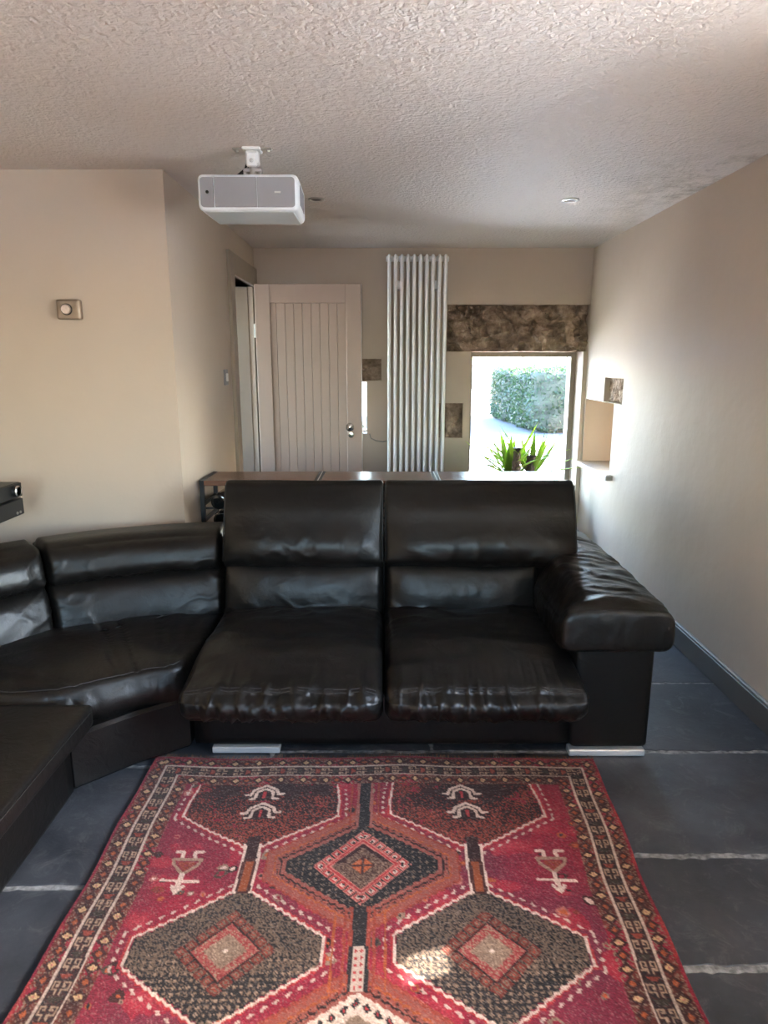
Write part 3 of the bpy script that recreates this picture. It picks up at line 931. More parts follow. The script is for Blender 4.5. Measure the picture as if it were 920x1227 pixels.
# corner wedge: cushion over a closed outline
def smooth_closed(pts, n, rounds=2):
    P = np.array(pts, float)
    for _ in range(rounds):
        Q = []
        for i in range(len(P)):
            a, b = P[i], P[(i + 1) % len(P)]
            Q += [a * .8 + b * .2, a * .2 + b * .8]
        P = np.array(Q)
    seg = np.r_[P, P[:1]]
    d = np.r_[0, np.cumsum(np.linalg.norm(np.diff(seg, axis=0), axis=1))]
    s = np.linspace(0, d[-1], n, endpoint=False)
    return np.c_[np.interp(s, d, seg[:, 0]), np.interp(s, d, seg[:, 1])]

def poly_cushion(outline, z0, z1, r, crown, n=340, rings=30):
    """returns verts, faces and (ring fraction, side mask)"""
    O = smooth_closed(outline, n)
    tang = np.roll(O, -1, 0) - np.roll(O, 1, 0)
    tang /= np.linalg.norm(tang, axis=1)[:, None]
    nor = np.c_[tang[:, 1], -tang[:, 0]]
    c = O.mean(0)
    if ((O - c) * nor).sum() < 0:
        nor = -nor
    V = []; kind = []
    prof = [(-r, z0)] + [(-r + r * math.sin(a), z0 + r - r * math.cos(a)) for a in np.linspace(0.3, math.pi / 2, 4)]
    prof += [(0.012, (z0 + z1) / 2 - 0.03), (0.018, (z0 + z1) / 2), (0.012, (z0 + z1) / 2 + 0.03)]
    prof += [(-r + r * math.cos(a), z1 - r + r * math.sin(a)) for a in np.linspace(0, math.pi / 2, 6)]
    for (o_, z) in prof:
        for p, q in zip(O, nor):
            V.append((p[0] + q[0] * o_, p[1] + q[1] * o_, z)); kind.append(0.0)
    ring0 = O - nor * r
    for k in range(1, rings + 1):
        t = k / rings
        for p in ring0:
            q = p + (c - p) * t
            V.append((q[0], q[1], z1 + crown * (1 - (1 - t) ** 2))); kind.append(t)
    tot = len(prof) + rings
    F = []
    for i in range(tot - 1):
        for k in range(n):
            F.append((i * n + k, i * n + (k + 1) % n, (i + 1) * n + (k + 1) % n, (i + 1) * n + k))
    F.append(tuple(reversed(range(n))))
    return np.array(V), F, np.array(kind), len(prof), n

corner_out = [(-0.712, 2.30), (-0.86, 2.235), (-1.0, 2.135), (-1.10, 2.075), (-1.35, 2.07), (-1.72, 2.07), (-1.74, 2.3), (-1.58, 2.66), (-1.30, 2.83), (-0.95, 2.93), (-0.708, 2.96), (-0.708, 2.6)]
V, F, kd, npf, nn = poly_cushion(corner_out, 0.20, 0.365, 0.035, 0.030)
N = normals(V, [f for f in F if len(f) == 4])
side = ss(0.355, 0.30, V[:, 2]) * ss(0.19, 0.23, V[:, 2])
ang = V[:, 0] * 0.8 + V[:, 1] * 0.6
w = ridged(np.c_[(V[:, 0] - V[:, 1]) * 26, V[:, 2] * 0, V[:, 2] * 4], 81)
w2 = ridged(np.c_[(V[:, 0] - V[:, 1]) * 48 + V[:, 2] * 20, V[:, 2] * 0, V[:, 2] * 9], 84)
tp = (V[:, 2] > 0.362) * 1.0
rad = np.arctan2(V[:, 1] - 2.0, V[:, 0] + 0.75)
c1 = ridged(np.c_[rad * 9, np.hypot(V[:, 0] + 0.75, V[:, 1] - 2.0) * 3, V[:, 2] * 0], 86)
c2 = fbm(np.c_[V[:, 0] * 6, V[:, 1] * 6, V[:, 2] * 0], 3, 88)
V = V + N * (side * (0.012 * w + 0.006 * w2 - 0.006) + tp * (0.009 * c2 + 0.007 * c1))[:, None]
cs = put('corner_seat', V, F)
pts = [tuple(V[(npf - 2) * nn + k] + np.array([0, 0, 0.001])) for k in range(nn)]
# seam only along the room side of the wedge
fr_pts = [p for p in pts if p[1] < 2.33 and p[0] < -0.70 and p[0] > -1.62]
fr_pts.sort(key=lambda p: -p[0])
fr_pts = fr_pts[::2]
stitch_line(fr_pts, cs, 0.0022)
# wedge base
def prism(outline, z0, z1, name, parent=sofa, bev=0.012):
    n = len(outline)
    c = np.mean(np.array(outline), 0)
    ins = [tuple(np.array(p) + (c - np.array(p)) / np.linalg.norm(c - np.array(p)) * bev) for p in outline]
    m = MB()
    vs = [(p[0], p[1], z0) for p in ins] + [(p[0], p[1], z0 + bev) for p in outline] + [(p[0], p[1], z1 - bev) for p in outline] + [(p[0], p[1], z1) for p in ins]
    fs = []
    for a in range(3):
        fs += [(a * n + i, a * n + (i + 1) % n, (a + 1) * n + (i + 1) % n, (a + 1) * n + i) for i in range(n)]
    fs += [tuple(reversed(range(n))), tuple(3 * n + i for i in range(n))]
    m.add(vs, fs)
    return obj(name, m, L, parent, 35)
prism([(-0.722, 2.30), (-0.88, 2.185), (-1.038, 2.035), (-1.75, 2.035), (-1.85, 2.3), (-1.62, 2.88), (-1.25, 3.10), (-0.722, 3.16)], 0.03, 0.232, 'corner_base')

# backs of the corner and the side seat follow a path
def back_piece(name, path, depth, z0, z1, r, seed, puff, lean, n=(80, 14, 36), off=0.0):
    A = np.array(path, float)
    d = np.r_[0, np.cumsum(np.linalg.norm(np.diff(A, axis=0), axis=1))]
    Ltot = d[-1]
    h = (Ltot / 2, depth / 2, (z1 - z0) / 2)
    V, F, T = rbox(h, np.array([0.025, min(r, depth * .48), r]), n)
    V = V.copy()
    fr = ss(0.1, -1.0, T[:, 1])
    V[:, 1] -= fr * puff * (1 - T[:, 0] ** 4) * (1 - np.abs(T[:, 2]) ** 2.4)
    N = normals(V, F)
    w = ridged(np.c_[V[:, 0] * 12 + V[:, 2] * 18, V[:, 1] * 0, V[:, 2] * 9 - V[:, 0] * 6], seed)
    w2 = fbm(np.c_[V[:, 0] * 7, V[:, 1] * 0, V[:, 2] * 8], 3, seed + 2)
    edge_m = ss(0.25, 0.9, np.abs(T[:, 0]))
    V = V + N * (fr * (0.0045 * w * (0.15 + edge_m) + 0.009 * ridged(np.c_[V[:, 0] * 30 + V[:, 2] * 9, V[:, 1] * 0, V[:, 2] * 7], seed + 8) * ss(-0.3, -0.95, T[:, 2]) + 0.004 * w2))[:, None]
    s = V[:, 0] + Ltot / 2
    px = np.interp(s, d, A[:, 0]); py = np.interp(s, d, A[:, 1])
    e = 0.02
    tx = np.interp(s + e, d, A[:, 0]) - np.interp(s - e, d, A[:, 0]); ty = np.interp(s + e, d, A[:, 1]) - np.interp(s - e, d, A[:, 1])
    tl = np.hypot(tx, ty); tx /= tl; ty /= tl
    nx, ny = ty, -tx                       # outward of the seat, away from the room
    o_ = V[:, 1] + depth / 2 + off + (V[:, 2] + h[2]) * lean
    return put(name, np.c_[px + nx * o_, py + ny * o_, V[:, 2] + (z0 + z1) / 2], F)
def arc(a, b, bulge, n=10):
    a = np.array(a); b = np.array(b); t = np.linspace(0, 1, n)
    dirn = b - a; nrm = np.array([dirn[1], -dirn[0]]) / np.linalg.norm(dirn)
    return [tuple(a + dirn * u + nrm * bulge * math.sin(math.pi * u)) for u in t]
# the corner backs share one smooth curve, so that neighbouring cushions meet without a gap
def spline(P, n=61):
    P = np.array(P, float); t = np.linspace(0, 1, n)[:, None]
    return (1 - t) ** 3 * P[0] + 3 * (1 - t) ** 2 * t * P[1] + 3 * (1 - t) * t ** 2 * P[2] + t ** 3 * P[3]
CB = spline([(-0.706, 2.815), (-1.13, 2.79), (-1.50, 2.52), (-1.66, 2.055)])
cut = int(np.argmin(np.abs(CB[:, 0] + 1.315)))
for path, sd_ in ((CB[:cut + 1], 101), (CB[cut:], 107), (np.array(arc((-1.66, 0.95), (-1.66, 2.05), 0.0)), 113)):
    # orient: outward normal (ty,-tx) must point away from (-0.5, 1.8)
    a, b = np.array(path[0]), np.array(path[-1]); tdir = b - a; nn_ = np.array([tdir[1], -tdir[0]])
    if nn_ @ ((a + b) / 2 - np.array([-0.5, 1.8])) < 0:
        path = path[::-1]
    back_piece('lower_back_cushion', path, 0.20, 0.31, 0.56, 0.06, sd_, 0.035, 0.25)
    back_piece('upper_back_cushion', path, 0.25, 0.535, 0.715, 0.075, sd_ + 3, 0.03, 0.25, off=0.035)
    back_piece('back_panel', path, 0.07, 0.04, 0.69, 0.03, sd_ + 5, 0.0, 0.0, n=(20, 6, 12), off=0.27)

# side seat: flat tight cushion over its base
def side_seat():
    x0, x1, y0, y1, z0, z1 = -1.68, -0.955, 0.95, 2.045, 0.215, 0.345
    h = ((x1 - x0) / 2, (y1 - y0) / 2, (z1 - z0) / 2)
    V, F, T = rbox(h, np.array([0.014, 0.014, 0.014]), (40, 60, 14))
    V = V.copy()
    V[:, 2] += ss(0.6, 1, T[:, 2]) * 0.008 * (1 - T[:, 0] ** 2) * (1 - T[:, 1] ** 2)
    V[:, 0] -= ss(0.8, 1.0, T[:, 0]) * 0.05 * ss(0.1, -1.0, T[:, 2])
    N = normals(V, F)
    V = V + N * (0.003 * fbm(V * 7, 3, 121))[:, None]
    V = V + np.array([(x0 + x1) / 2, (y0 + y1) / 2, (z0 + z1) / 2])
    o = put('side_seat', V, F)
    stitch_line([(x1 + 0.001, y0 + 0.02 + (y1 - y0 - 0.04) * t, z1 - 0.019) for t in np.linspace(0, 1, 20)], o, 0.0016)
side_seat()
plain('side_base', -1.72, -1.036, 0.97, 2.03, 0.03, 0.23, 0.012)
# chrome feet
def foot(x0, x1, y0, y1):
    m = MB(); m.box(x0, x1, y0, y1, 0.0025, 0.028, 0.003)
    obj('foot', m, M['satin'], sofa)
foot(-0.645, -0.392, 2.301, 2.35)
foot(0.690, 0.972, 2.281, 2.33)
foot(-0.66, -0.40, 3.14, 3.2)
foot(0.68, 0.97, 3.15, 3.21)
foot(-1.60, -1.30, 1.05, 1.12)
foot(-1.60, -1.30, 1.90, 1.97)

# ------------------------------------------------------------------ rug
def build_rug():
    Y1, LEN = 2.262, 2.40
    nu, nv = 412, 610
    us = np.linspace(-0.8, 0.8, nu); vs = np.linspace(0, LEN, nv)
    U, Vv = np.meshgrid(us, vs)
    cen = -0.036 - 0.026 * Vv / 1.02; half = 0.807 - 0.024 * Vv / 1.02
    X = cen + U / 0.8 * half
    Y = Y1 - Vv
    wob = 0.004 * np.sin(Vv * 7.0) + 0.003 * np.sin(Vv * 17 + 1)
    Xw = X + wob * (U / 0.8)
    Yw = Y + (0.006 * np.sin(U * 6 + 1) + 0.004 * np.sin(U * 15)) * (1 - Vv / LEN)
    x, y = X, Y
    P3 = np.stack([x, y, x * 0], -1)
    jit = np.random.default_rng(3).random((nv, nu))
    jit2 = np.random.default_rng(4).random((nv, nu))
    big = fbm(P3 * 4, 3, 1); mid = fbm(P3 * 14, 3, 2); fine = fbm(P3 * 60, 2, 3)
    crimson = np.array(lin(158, 28, 50)); crim2 = np.array(lin(178, 52, 62)); plum = np.array(lin(125, 45, 62))
    brown = np.array(lin(84, 40, 32)); dbrown = np.array(lin(56, 26, 22)); dark = np.array(lin(50, 42, 40))
    white = np.array(lin(232, 198, 176)); pink = np.array(lin(205, 120, 105)); beige = np.array(lin(172, 138, 112))
    orange = np.array(lin(196, 96, 46)); rust = np.array(lin(160, 66, 46)); green = np.array(lin(98, 80, 62)); red = np.array(lin(186, 52, 52))
    C = np.zeros(x.shape + (3,))
    def paint(mask, col):
        C[mask] = col
    def blend(mask, a, b, t):
        tt = np.clip(t, 0, 1)[..., None]
        cc = a * (1 - tt) + b * tt
        C[mask] = cc[mask]
    def tri(t):
        return np.abs((t % 1.0) * 2 - 1)
    def hexd(cx, cy, hw, he, hh):
        dx = np.abs(x - cx); dy = np.abs(y - cy)
        k = hh - he
        d2 = ((dx * k + (dy - he) * hw) - hw * k) / math.hypot(k, hw)
        return np.maximum(dx - hw, d2)
    def dots(mask_band, along, per, col, across, seed=0):
        f = (along / per) % 1.0
        paint(mask_band & (np.abs(f - .5) + np.abs(across) < 0.33), col)
    allm = np.ones(x.shape, bool)
    # ground: crimson with abrash
    blend(allm, crimson, plum, 0.35 + 0.9 * big)
    blend(allm & (mid > 0.25), crimson, crim2, (mid - 0.2) * 2)
    # scattered small flowers on the ground
    r2 = np.random.default_rng(9)
    for k in range(430):
        fx, fy = r2.uniform(-0.68, 0.60), r2.uniform(0.05, 2.1)
        col = [orange, green, brown, rust, beige, dbrown, pink][r2.integers(0, 7)]
        s = r2.uniform(0.005, 0.020); col = col * 0.8
        d = np.hypot(x - fx, (y - fy) * 1.1) + 0.008 * fine + 0.006 * mid
        paint(d < s, col)
        paint((d < s * 0.45), [white, orange, crimson, dark][r2.integers(0, 4)])
    px_, px2 = -0.395, 0.268
    pc = -0.063
    rows = [(2.0, 'half'), (1.705, 'centre'), (1.415, 'low'), (1.12, 'pale'), (0.82, 'low'), (0.53, 'centre'), (0.24, 'low'), (-0.05, 'pale')]
    zig = 0.006 * tri((x) / 0.022) - 0.003
    for (cy, kindh) in rows:
        if kindh in ('half', 'low'):
            for cx in (px_, px2):
                hw, he, hh = (0.243, 0.068, 0.225) if kindh == 'half' else (0.238, 0.04, 0.205)
                if kindh == 'half' and cy > 1.9:
                    dd = np.where(y > cy, np.abs(x - cx) - hw + 0.12 * (y - cy), hexd(cx, cy, hw, he, hh))
                else:
                    dd = hexd(cx, cy, hw, he, hh)
                dz = dd + np.where(np.abs(y - cy) > he, zig, 0)
                # florets outside
                al = np.where(np.abs(y - cy) > he, x, y)
                band = (dd > 0.020) & (dd < 0.038)
                dots(band, al, 0.026, white * 0.8, (dd - 0.029) / 0.018)
                paint((dz > 0.001) & (dz < 0.008), white)
                paint((dz > 0.008) & (dz < 0.013), red)
                ins = dz <= -0.001
                if kindh == 'half':
                    blend(ins, dbrown, brown, 0.3 + 1.3 * big + 0.5 * mid)
                    paint(ins & (mid + 1.2 * (jit - .5) > 0.42), rust * 0.75)
                    paint(ins & (jit > 0.35 + (y - cy + 0.2) * 2.6), rust * 0.85)
                    paint(ins & (fine + 0.4 * mid > 0.55), crimson * 0.8)
                else:
                    blend(ins, dark, dark * 0.6, 0.5 + big)
                    # rows of pale specks
                    paint(ins & (jit > 0.5 + 0.35 * (y < cy - 0.06)), beige * 0.34)
                    gx = ((x - cx) / 0.018) % 1; gy = ((y - cy) / 0.018) % 1
                    paint(ins & (np.abs(gx - .5) + np.abs(gy - .5) < 0.34) & (jit2 > 0.25) & (y < cy), beige * 0.75)
                    up = ins & (y > cy - 0.02)
                    paint(up & (jit > 0.45), beige * 0.36)
                    # diamond
                    u = np.abs(x - cx); w = np.abs(y - cy + 0.0)
                    q = u / 0.128 + w / 0.128
                    diag = np.where((x - cx) * (y - cy) > 0, (x - cx) - (y - cy), (x - cx) + (y - cy))
                    ring = (q < 1.0) & (q > 0.70)
                    sq = ((diag / 0.042) % 1.0)
                    paint(ring & (sq < 0.80), rust * 0.55)
                    paint(ring & (sq > 0.2) & (sq < 0.6) & (q > 0.78) & (q < 0.93), beige * 0.5)
                    paint(ring & (sq > 0.3) & (sq < 0.5) & (q > 0.82) & (q < 0.9), rust)
                    paint((q < 0.72), dbrown)
                    blend((q < 0.66), red * 0.8, pink * 0.7, jit)
                    paint((q < 0.66) & (jit > 0.8), beige * 0.8)
                    blend((q < 0.42), beige * 0.6, beige, jit2)
                    paint(q < 0.06, white)
        if kindh in ('centre', 'pale'):
            cx = pc
            hw, he, hh = 0.222, 0.022, 0.178
            dd = hexd(cx, cy, hw, he, hh)
            dz = dd + np.where(np.abs(y - cy) > he, zig, 0)
            outer = (dz > 0) & (dz < 0.062)
            blend(outer, pink * 0.72, rust * 0.8, jit * 0.8 + 0.3 * mid + 0.1)
            paint((dz > 0.030) & (dz < 0.036), orange * 0.8)
            paint((dz > 0.012) & (dz < 0.018), dbrown)
            paint((dz > 0.056) & (dz < 0.064), rust)
            dots((dz > 0.018) & (dz < 0.030), np.where(np.abs(y - cy) > he, x, y), 0.02, brown, (dz - 0.024) / 0.012)
            ins = dz <= 0
            if kindh == 'centre':
                blend(ins, dark * 0.85, dark * 0.5, 0.5 + big)
                gx = ((x - cx) / 0.02) % 1; gy = ((y - cy) / 0.02) % 1
                paint(ins & (np.abs(gx - .5) + np.abs(gy - .5) < 0.3) & (jit > 0.45), beige * 0.5)
                q = np.abs(x - cx) / 0.146 + np.abs(y - cy) / 0.150
                diag = np.where((x - cx) * (y - cy) > 0, (x - cx) - (y - cy), (x - cx) + (y - cy))
                sq = ((diag / 0.046) % 1.0)
                ring = (q < 1.0) & (q > 0.70)
                paint(ring & (sq < 0.86), pink)
                paint(ring & (sq > 0.10) & (sq < 0.76) & (q > 0.76) & (q < 0.96), red)
                paint(ring & (sq > 0.22) & (sq < 0.64) & (q > 0.80) & (q < 0.92), white * 0.85)
                paint(ring & (sq > 0.34) & (sq < 0.56) & (q > 0.78) & (q < 0.87), dark)
                paint(q < 0.76, pink)
                paint(q < 0.72, red)
                paint(q < 0.66, pink)
                blend(q < 0.62, brown * 0.8, beige * 0.55, jit)
                paint((q < 0.62) & (q > 0.5) & (y > cy + 0.01), dbrown)
                paint(q < 0.24, orange)
                paint((q < 0.26) & (np.abs(x - cx) < 0.004), brown); paint((q < 0.26) & (np.abs(y - cy) < 0.004), brown)
            else:
                blend(ins, beige, beige * 0.7, jit)
                q = -dz
                sq = ((x / 0.026) % 1.0)
                paint((q > 0.0) & (q < 0.008), white)
                b2 = (q > 0.008) & (q < 0.034)
                paint(b2, white)
                paint(b2 & (np.abs(sq - .5) + np.abs((q - 0.021) / 0.026) < 0.42), dark)
                paint(b2 & (np.abs(sq - .5) + np.abs((q - 0.021) / 0.026) < 0.14), red)
                paint((q > 0.034) & (q < 0.046), white)
                gx = ((x - cx) / 0.05) % 1; gy = ((y - cy) / 0.045) % 1
                paint((q > 0.055) & (np.abs(gx - .5) + np.abs(gy - .5) < 0.38), red * 0.8)
                paint((q > 0.055) & (np.abs(gx - .5) + np.abs(gy - .5) < 0.2), dark)
                paint((q > 0.055) & (np.abs(gx - .5) + np.abs(gy - .5) < 0.1), white)
    # poles that link the medallions
    def pole(cx, ya, yb, w, col, edge, lattice=False):
        m_ = (np.abs(x - cx) < w) & (y > ya) & (y < yb)
        paint((np.abs(x - cx) < w + 0.010) & (y > ya) & (y < yb), edge)
        blend(m_, col, col * 0.6, jit)
        if lattice:
            g = ((y / 0.02) % 1); hgt = ((np.abs(x - cx) / 0.014) % 1)
            paint(m_ & (np.abs(g - .5) + np.abs(hgt - .5) < 0.33), red)
    for cx in (px_, px2):
        for (ya, yb) in ((1.60, 1.80), (1.01, 1.22), (0.42, 0.63)):
            pole(cx, ya, yb, 0.017, brown, white)
            pole(cx, ya + 0.01, ya + 0.125, 0.011, orange * 0.8, brown)
        m_ = (np.abs(x - cx) < 0.019) & (y > 1.735) & (y < 1.83)
        paint(m_, dbrown)
    pole(pc, 1.875, 2.10, 0.017, dark, pink * 0.6)
    for sgn in (-1, 1):
        paint((np.abs(x - pc - sgn * 0.045) < 0.003) & (y > 1.88) & (y < 2.11), rust)
        paint((np.abs(x - pc - sgn * 0.066) < 0.003) & (y > 1.30) & (y < 1.54), orange * 0.8)
        paint((np.abs(x - pc - sgn * 0.038) < 0.004) & (y > 1.30) & (y < 1.54), rust)
    pole(pc, 1.30, 1.55, 0.018, dark, rust)
    pole(pc, 1.30, 1.425, 0.015, white, dark, True)
    pole(pc, 0.70, 0.96, 0.018, dark, rust)
    # woven tamga figures
    def stroke(pts, w, col):
        for (a, b) in zip(pts[:-1], pts[1:]):
            ax, ay = a; bx_, by = b
            t = np.clip(((x - ax) * (bx_ - ax) + (y - ay) * (by - ay)) / ((bx_ - ax) ** 2 + (by - ay) ** 2), 0, 1)
            paint(np.hypot(x - ax - t * (bx_ - ax), y - ay - t * (by - ay)) < w, col)
    for (cx, cy) in ((-0.402, 2.058), (-0.398, 1.962), (0.262, 2.062), (0.270, 1.965)):
        s = 1.0
        paint((np.abs(x - cx) < 0.05) & (np.abs(y - cy + 0.012) < 0.038), dbrown)
        stroke([(cx - 0.062, cy - 0.018), (cx - 0.046, cy - 0.020), (cx - 0.038, cy + 0.006), (cx, cy + 0.030), (cx + 0.038, cy + 0.006), (cx + 0.046, cy - 0.018), (cx + 0.062, cy - 0.016)], 0.0052, white)
        stroke([(cx - 0.046, cy - 0.042), (cx - 0.030, cy - 0.040), (cx - 0.026, cy - 0.004), (cx - 0.004, cy + 0.010)], 0.0050, white)
        stroke([(cx + 0.046, cy - 0.042), (cx + 0.030, cy - 0.040), (cx + 0.026, cy - 0.004), (cx + 0.004, cy + 0.010)], 0.0050, white)
        paint((np.abs(x - cx) < 0.005) & (np.abs(y - cy + 0.022) < 0.018), red)
    for (cx, sx) in ((-0.580, 1), (0.492, 1)):
        cy = 1.690
        stroke([(cx - 0.036, cy + 0.080), (cx - 0.016, cy + 0.078), (cx - 0.018, cy + 0.050)], 0.0060, white)
        stroke([(cx + 0.040, cy + 0.080), (cx + 0.018, cy + 0.078), (cx + 0.022, cy + 0.050)], 0.0060, white)
        stroke([(cx - 0.040, cy + 0.048), (cx - 0.034, cy + 0.026), (cx, cy - 0.010), (cx + 0.036, cy + 0.026), (cx + 0.044, cy + 0.048), (cx - 0.040, cy + 0.048)], 0.0052, beige)
        stroke([(cx - 0.018, cy + 0.032), (cx + 0.002, cy + 0.008), (cx + 0.022, cy + 0.032), (cx - 0.018, cy + 0.032)], 0.0055, rust)
        stroke([(cx, cy - 0.010), (cx, cy - 0.070)], 0.0062, white)
        stroke([(cx - 0.052, cy - 0.036), (cx + 0.052, cy - 0.040)], 0.0052, white)
        stroke([(cx - 0.016, cy - 0.058), (cx, cy - 0.082), (cx + 0.016, cy - 0.058)], 0.0052, white)
    # ---- borders, by distance from the edge
    ex = 0.8 - np.abs(U)
    ev = np.minimum(Vv, LEN - Vv)
    e = np.minimum(ex * half / 0.8, ev)
    along = np.where(ex * half / 0.8 < ev, Vv, X + 5)
    def guard(m_, e0, wd, per):
        blend(m_, brown, rust * 0.9, 0.6 + 1.2 * mid)
        paint(m_ & (mid > 0.15), crimson)
        paint(m_ & (jit > 0.75), beige * 0.6)
        f = (along / per) % 1.0; idx = np.floor(along / per)
        a = (e - e0) / wd - 0.5
        f2 = ((along / per) + 0.5) % 1.0
        paint(m_ & (np.abs(f2 - .5) * 1.6 + np.abs(a) < 0.46), brown * 0.9)
        paint(m_ & (np.abs(f2 - .5) * 1.6 + np.abs(a) < 0.2), orange * 0.8)
        paint(m_ & (np.abs(f - .5) * 1.9 + np.abs(a) < 0.52), brown * 0.7)
        paint(m_ & (np.abs(f - .5) * 2.4 + np.abs(a) < 0.30), np.array(lin(214, 170, 120)))
        paint(m_ & (np.abs(f - .5) * 3 + np.abs(a) < 0.10), pink)
    g1 = e < 0.059
    guard(g1, 0.016, 0.043, 0.085)
    paint(e < 0.014, crimson * 0.9)
    paint((e < 0.014) & (mid > 0.1), red * 0.8)
    sb = (e >= 0.059) & (e < 0.116)
    blend(sb, dark * 0.9, brown * 0.9, jit)
    tile = ["............", ".####..####.", ".#..#..#..#.", ".#.##..##.#.", ".#........#.", ".####..####.", "....#..#....", "....#..#....", "............", "..rrrrrrrr..", "...rrrrrr...", "....rrrr...."]
    ta = np.floor(((e - 0.064) / 0.047) * 12).astype(int).clip(0, 11)
    per = 0.062
    tb = np.floor(((along / per) % 1.0) * 12).astype(int).clip(0, 11)
    alt = (np.floor(along / per).astype(int) % 2) == 0
    T_ = np.array([[{'.': 0, '#': 1, 'r': 2}[c] for c in row] for row in tile])
    code = T_[tb, ta]
    paint(sb & (code == 1), beige * 1.15)
    paint(sb & (code == 2) & alt, rust)
    paint(sb & (code == 2) & ~alt, green * 0.5)
    paint((e >= 0.057) & (e < 0.064), white * 0.85)
    paint((e >= 0.111) & (e < 0.118), white * 0.85)
    g2 = (e >= 0.118) & (e < 0.162)
    guard(g2, 0.118, 0.044, 0.078)
    # worn, knotted look: colour differs from knot to knot
    val = 0.72 + 0.56 * jit + 0.18 * mid
    C *= val[..., None] * 0.62
    C += (jit2 > 0.90)[..., None] * 0.06 * np.array([1, .75, .6])
    C = np.clip(C, 0.004, 0.9)
    Z = 0.0125 + 0.0016 * (jit2 - .5) + 0.0015 * fbm(P3 * 5, 2, 8)
    edge = (e < 0.0035)
    Z[edge] = 0.004
    Vt = np.stack([Xw, Yw, Z], -1).reshape(-1, 3)
    i = np.arange(nv - 1)[:, None] * nu + np.arange(nu - 1)[None, :]
    Fq = np.stack([i, i + nu, i + nu + 1, i + 1], -1).reshape(-1, 4)
    return Vt, Fq, C.reshape(-1, 3), Xw[0], Yw[0]
RV, RF, RC, rex, rey = build_rug()
rug = thing('rug', (-0.07, 1.07, 0), 'red and brown patterned wool rug on the slate floor', 'rug')
me = bpy.data.meshes.new('pile')
off = np.array([-0.07, 1.07, 0.0])
RV2 = RV - off
me.vertices.add(len(RV2)); me.vertices.foreach_set('co', RV2.astype(np.float32).ravel())
me.loops.add(len(RF) * 4); me.loops.foreach_set('vertex_index', RF.astype(np.int32).ravel())
me.polygons.add(len(RF)); me.polygons.foreach_set('loop_start', np.arange(0, len(RF) * 4, 4, dtype=np.int32))
try:
    me.polygons.foreach_set('loop_total', np.full(len(RF), 4, dtype=np.int32))
except Exception:
    pass
me.update(calc_edges=True)
me.validate()
at = me.color_attributes.new('knot', 'FLOAT_COLOR', 'POINT')
at.data.foreach_set('color', np.c_[RC, np.ones(len(RC))].astype(np.float32).ravel())
me.materials.append(M['rug'])
for p in me.polygons: p.use_smooth = True
pile = bpy.data.objects.new('pile', me); COL.objects.link(pile); pile.parent = rug
m = MB()
r3 = random.Random(2)
for k in range(520):
    t = k / 519
    xx = float(np.interp(t * (len(rex) - 1), range(len(rex)), rex)); yy = float(np.interp(t * (len(rey) - 1), range(len(rey)), rey))
    ln = r3.uniform(0.006, 0.014); dx = r3.uniform(-0.006, 0.006); zt = r3.uniform(0.002, 0.017)
    m.add([(xx - 0.0014, yy - 0.004, 0.011), (xx + 0.0014, yy - 0.004, 0.011), (xx + dx + 0.0010, yy + ln, zt), (xx + dx - 0.0010, yy + ln, zt),
           (xx, yy - 0.004, 0.008), (xx + dx, yy + ln, zt - 0.002)], [(0, 1, 2, 3), (1, 4, 5, 2), (4, 0, 3, 5)])
obj('fringe', m, M['fringe'], rug, kind='stuff')

# ------------------------------------------------------------------ projector on its ceiling mount
proj = thing('projector', (-0.512, 2.89, 2.0), 'white and grey video projector hanging from a white ceiling bracket', 'projector')
PX0, PX1, PY0, PY1, PZ0, PZ1 = -0.702, -0.322, 2.755, 3.03, 1.998, 2.128
h = ((PX1 - PX0) / 2, (PY1 - PY0) / 2, (PZ1 - PZ0) / 2)
V, F, T = rbox(h, np.array([0.022, 0.016, 0.022]), (30, 24, 20))
V = V.copy()
V[:, 0] *= 1 - 0.03 * ss(-0.6, 1, T[:, 1])
ct = np.array([(PX0 + PX1) / 2, (PY0 + PY1) / 2, (PZ0 + PZ1) / 2])
m = MB(); m.add(V + ct, F)
obj('body', m, M['whitepl'], proj, 180)
def rrect(x0, x1, z0, z1, y0, y1, r, corners=(1, 1, 1, 1)):
    """rounded panel, front at y0; corners: bl, br, tr, tl"""
    pts = []
    for (cx, cz, a0, c) in ((x0, z0, 180, corners[0]), (x1, z0, 270, corners[1]), (x1, z1, 0, corners[2]), (x0, z1, 90, corners[3])):
        rr = r if c else 0.0008
        ox = cx + rr if cx == x0 else cx - rr; oz = cz + rr if cz == z0 else cz - rr
        for k in range(7):
            a = R(a0 + 90 * k / 6)
            pts.append((ox + rr * math.cos(a), oz + rr * math.sin(a)))
    n = len(pts)
    m = MB()
    m.add([(p[0], y0, p[1]) for p in pts] + [(p[0], y1, p[1]) for p in pts],
          [tuple(range(n)), tuple(reversed(range(n, 2 * n)))] + [(i, (i + 1) % n, n + (i + 1) % n, n + i) for i in range(n)])
    return m
fx0, fx1, fz0, fz1 = PX0 + 0.013, PX1 - 0.013, PZ0 + 0.012, PZ1 - 0.014
s1, s2 = fx0 + 0.052, fx0 + 0.212
fp = obj('front_panel', rrect(fx0, s1 - 0.004, fz0, fz1, PY0 - 0.006, PY0 + 0.01, 0.012, (1, 0, 0, 1)), M['greypl'], proj)
mt = Matrix.Translation((fx0 + 0.026, PY0 - 0.006, (fz0 + fz1) / 2)) @ Matrix.Rotation(R(90), 4, 'X')
m = MB(); m.lathe([(0.001, -0.001), (0.006, 0.0), (0.006, 0.002), (0.001, 0.003)], 16, mt)
obj('sensor', m, M['gloss_black'], fp, 40)
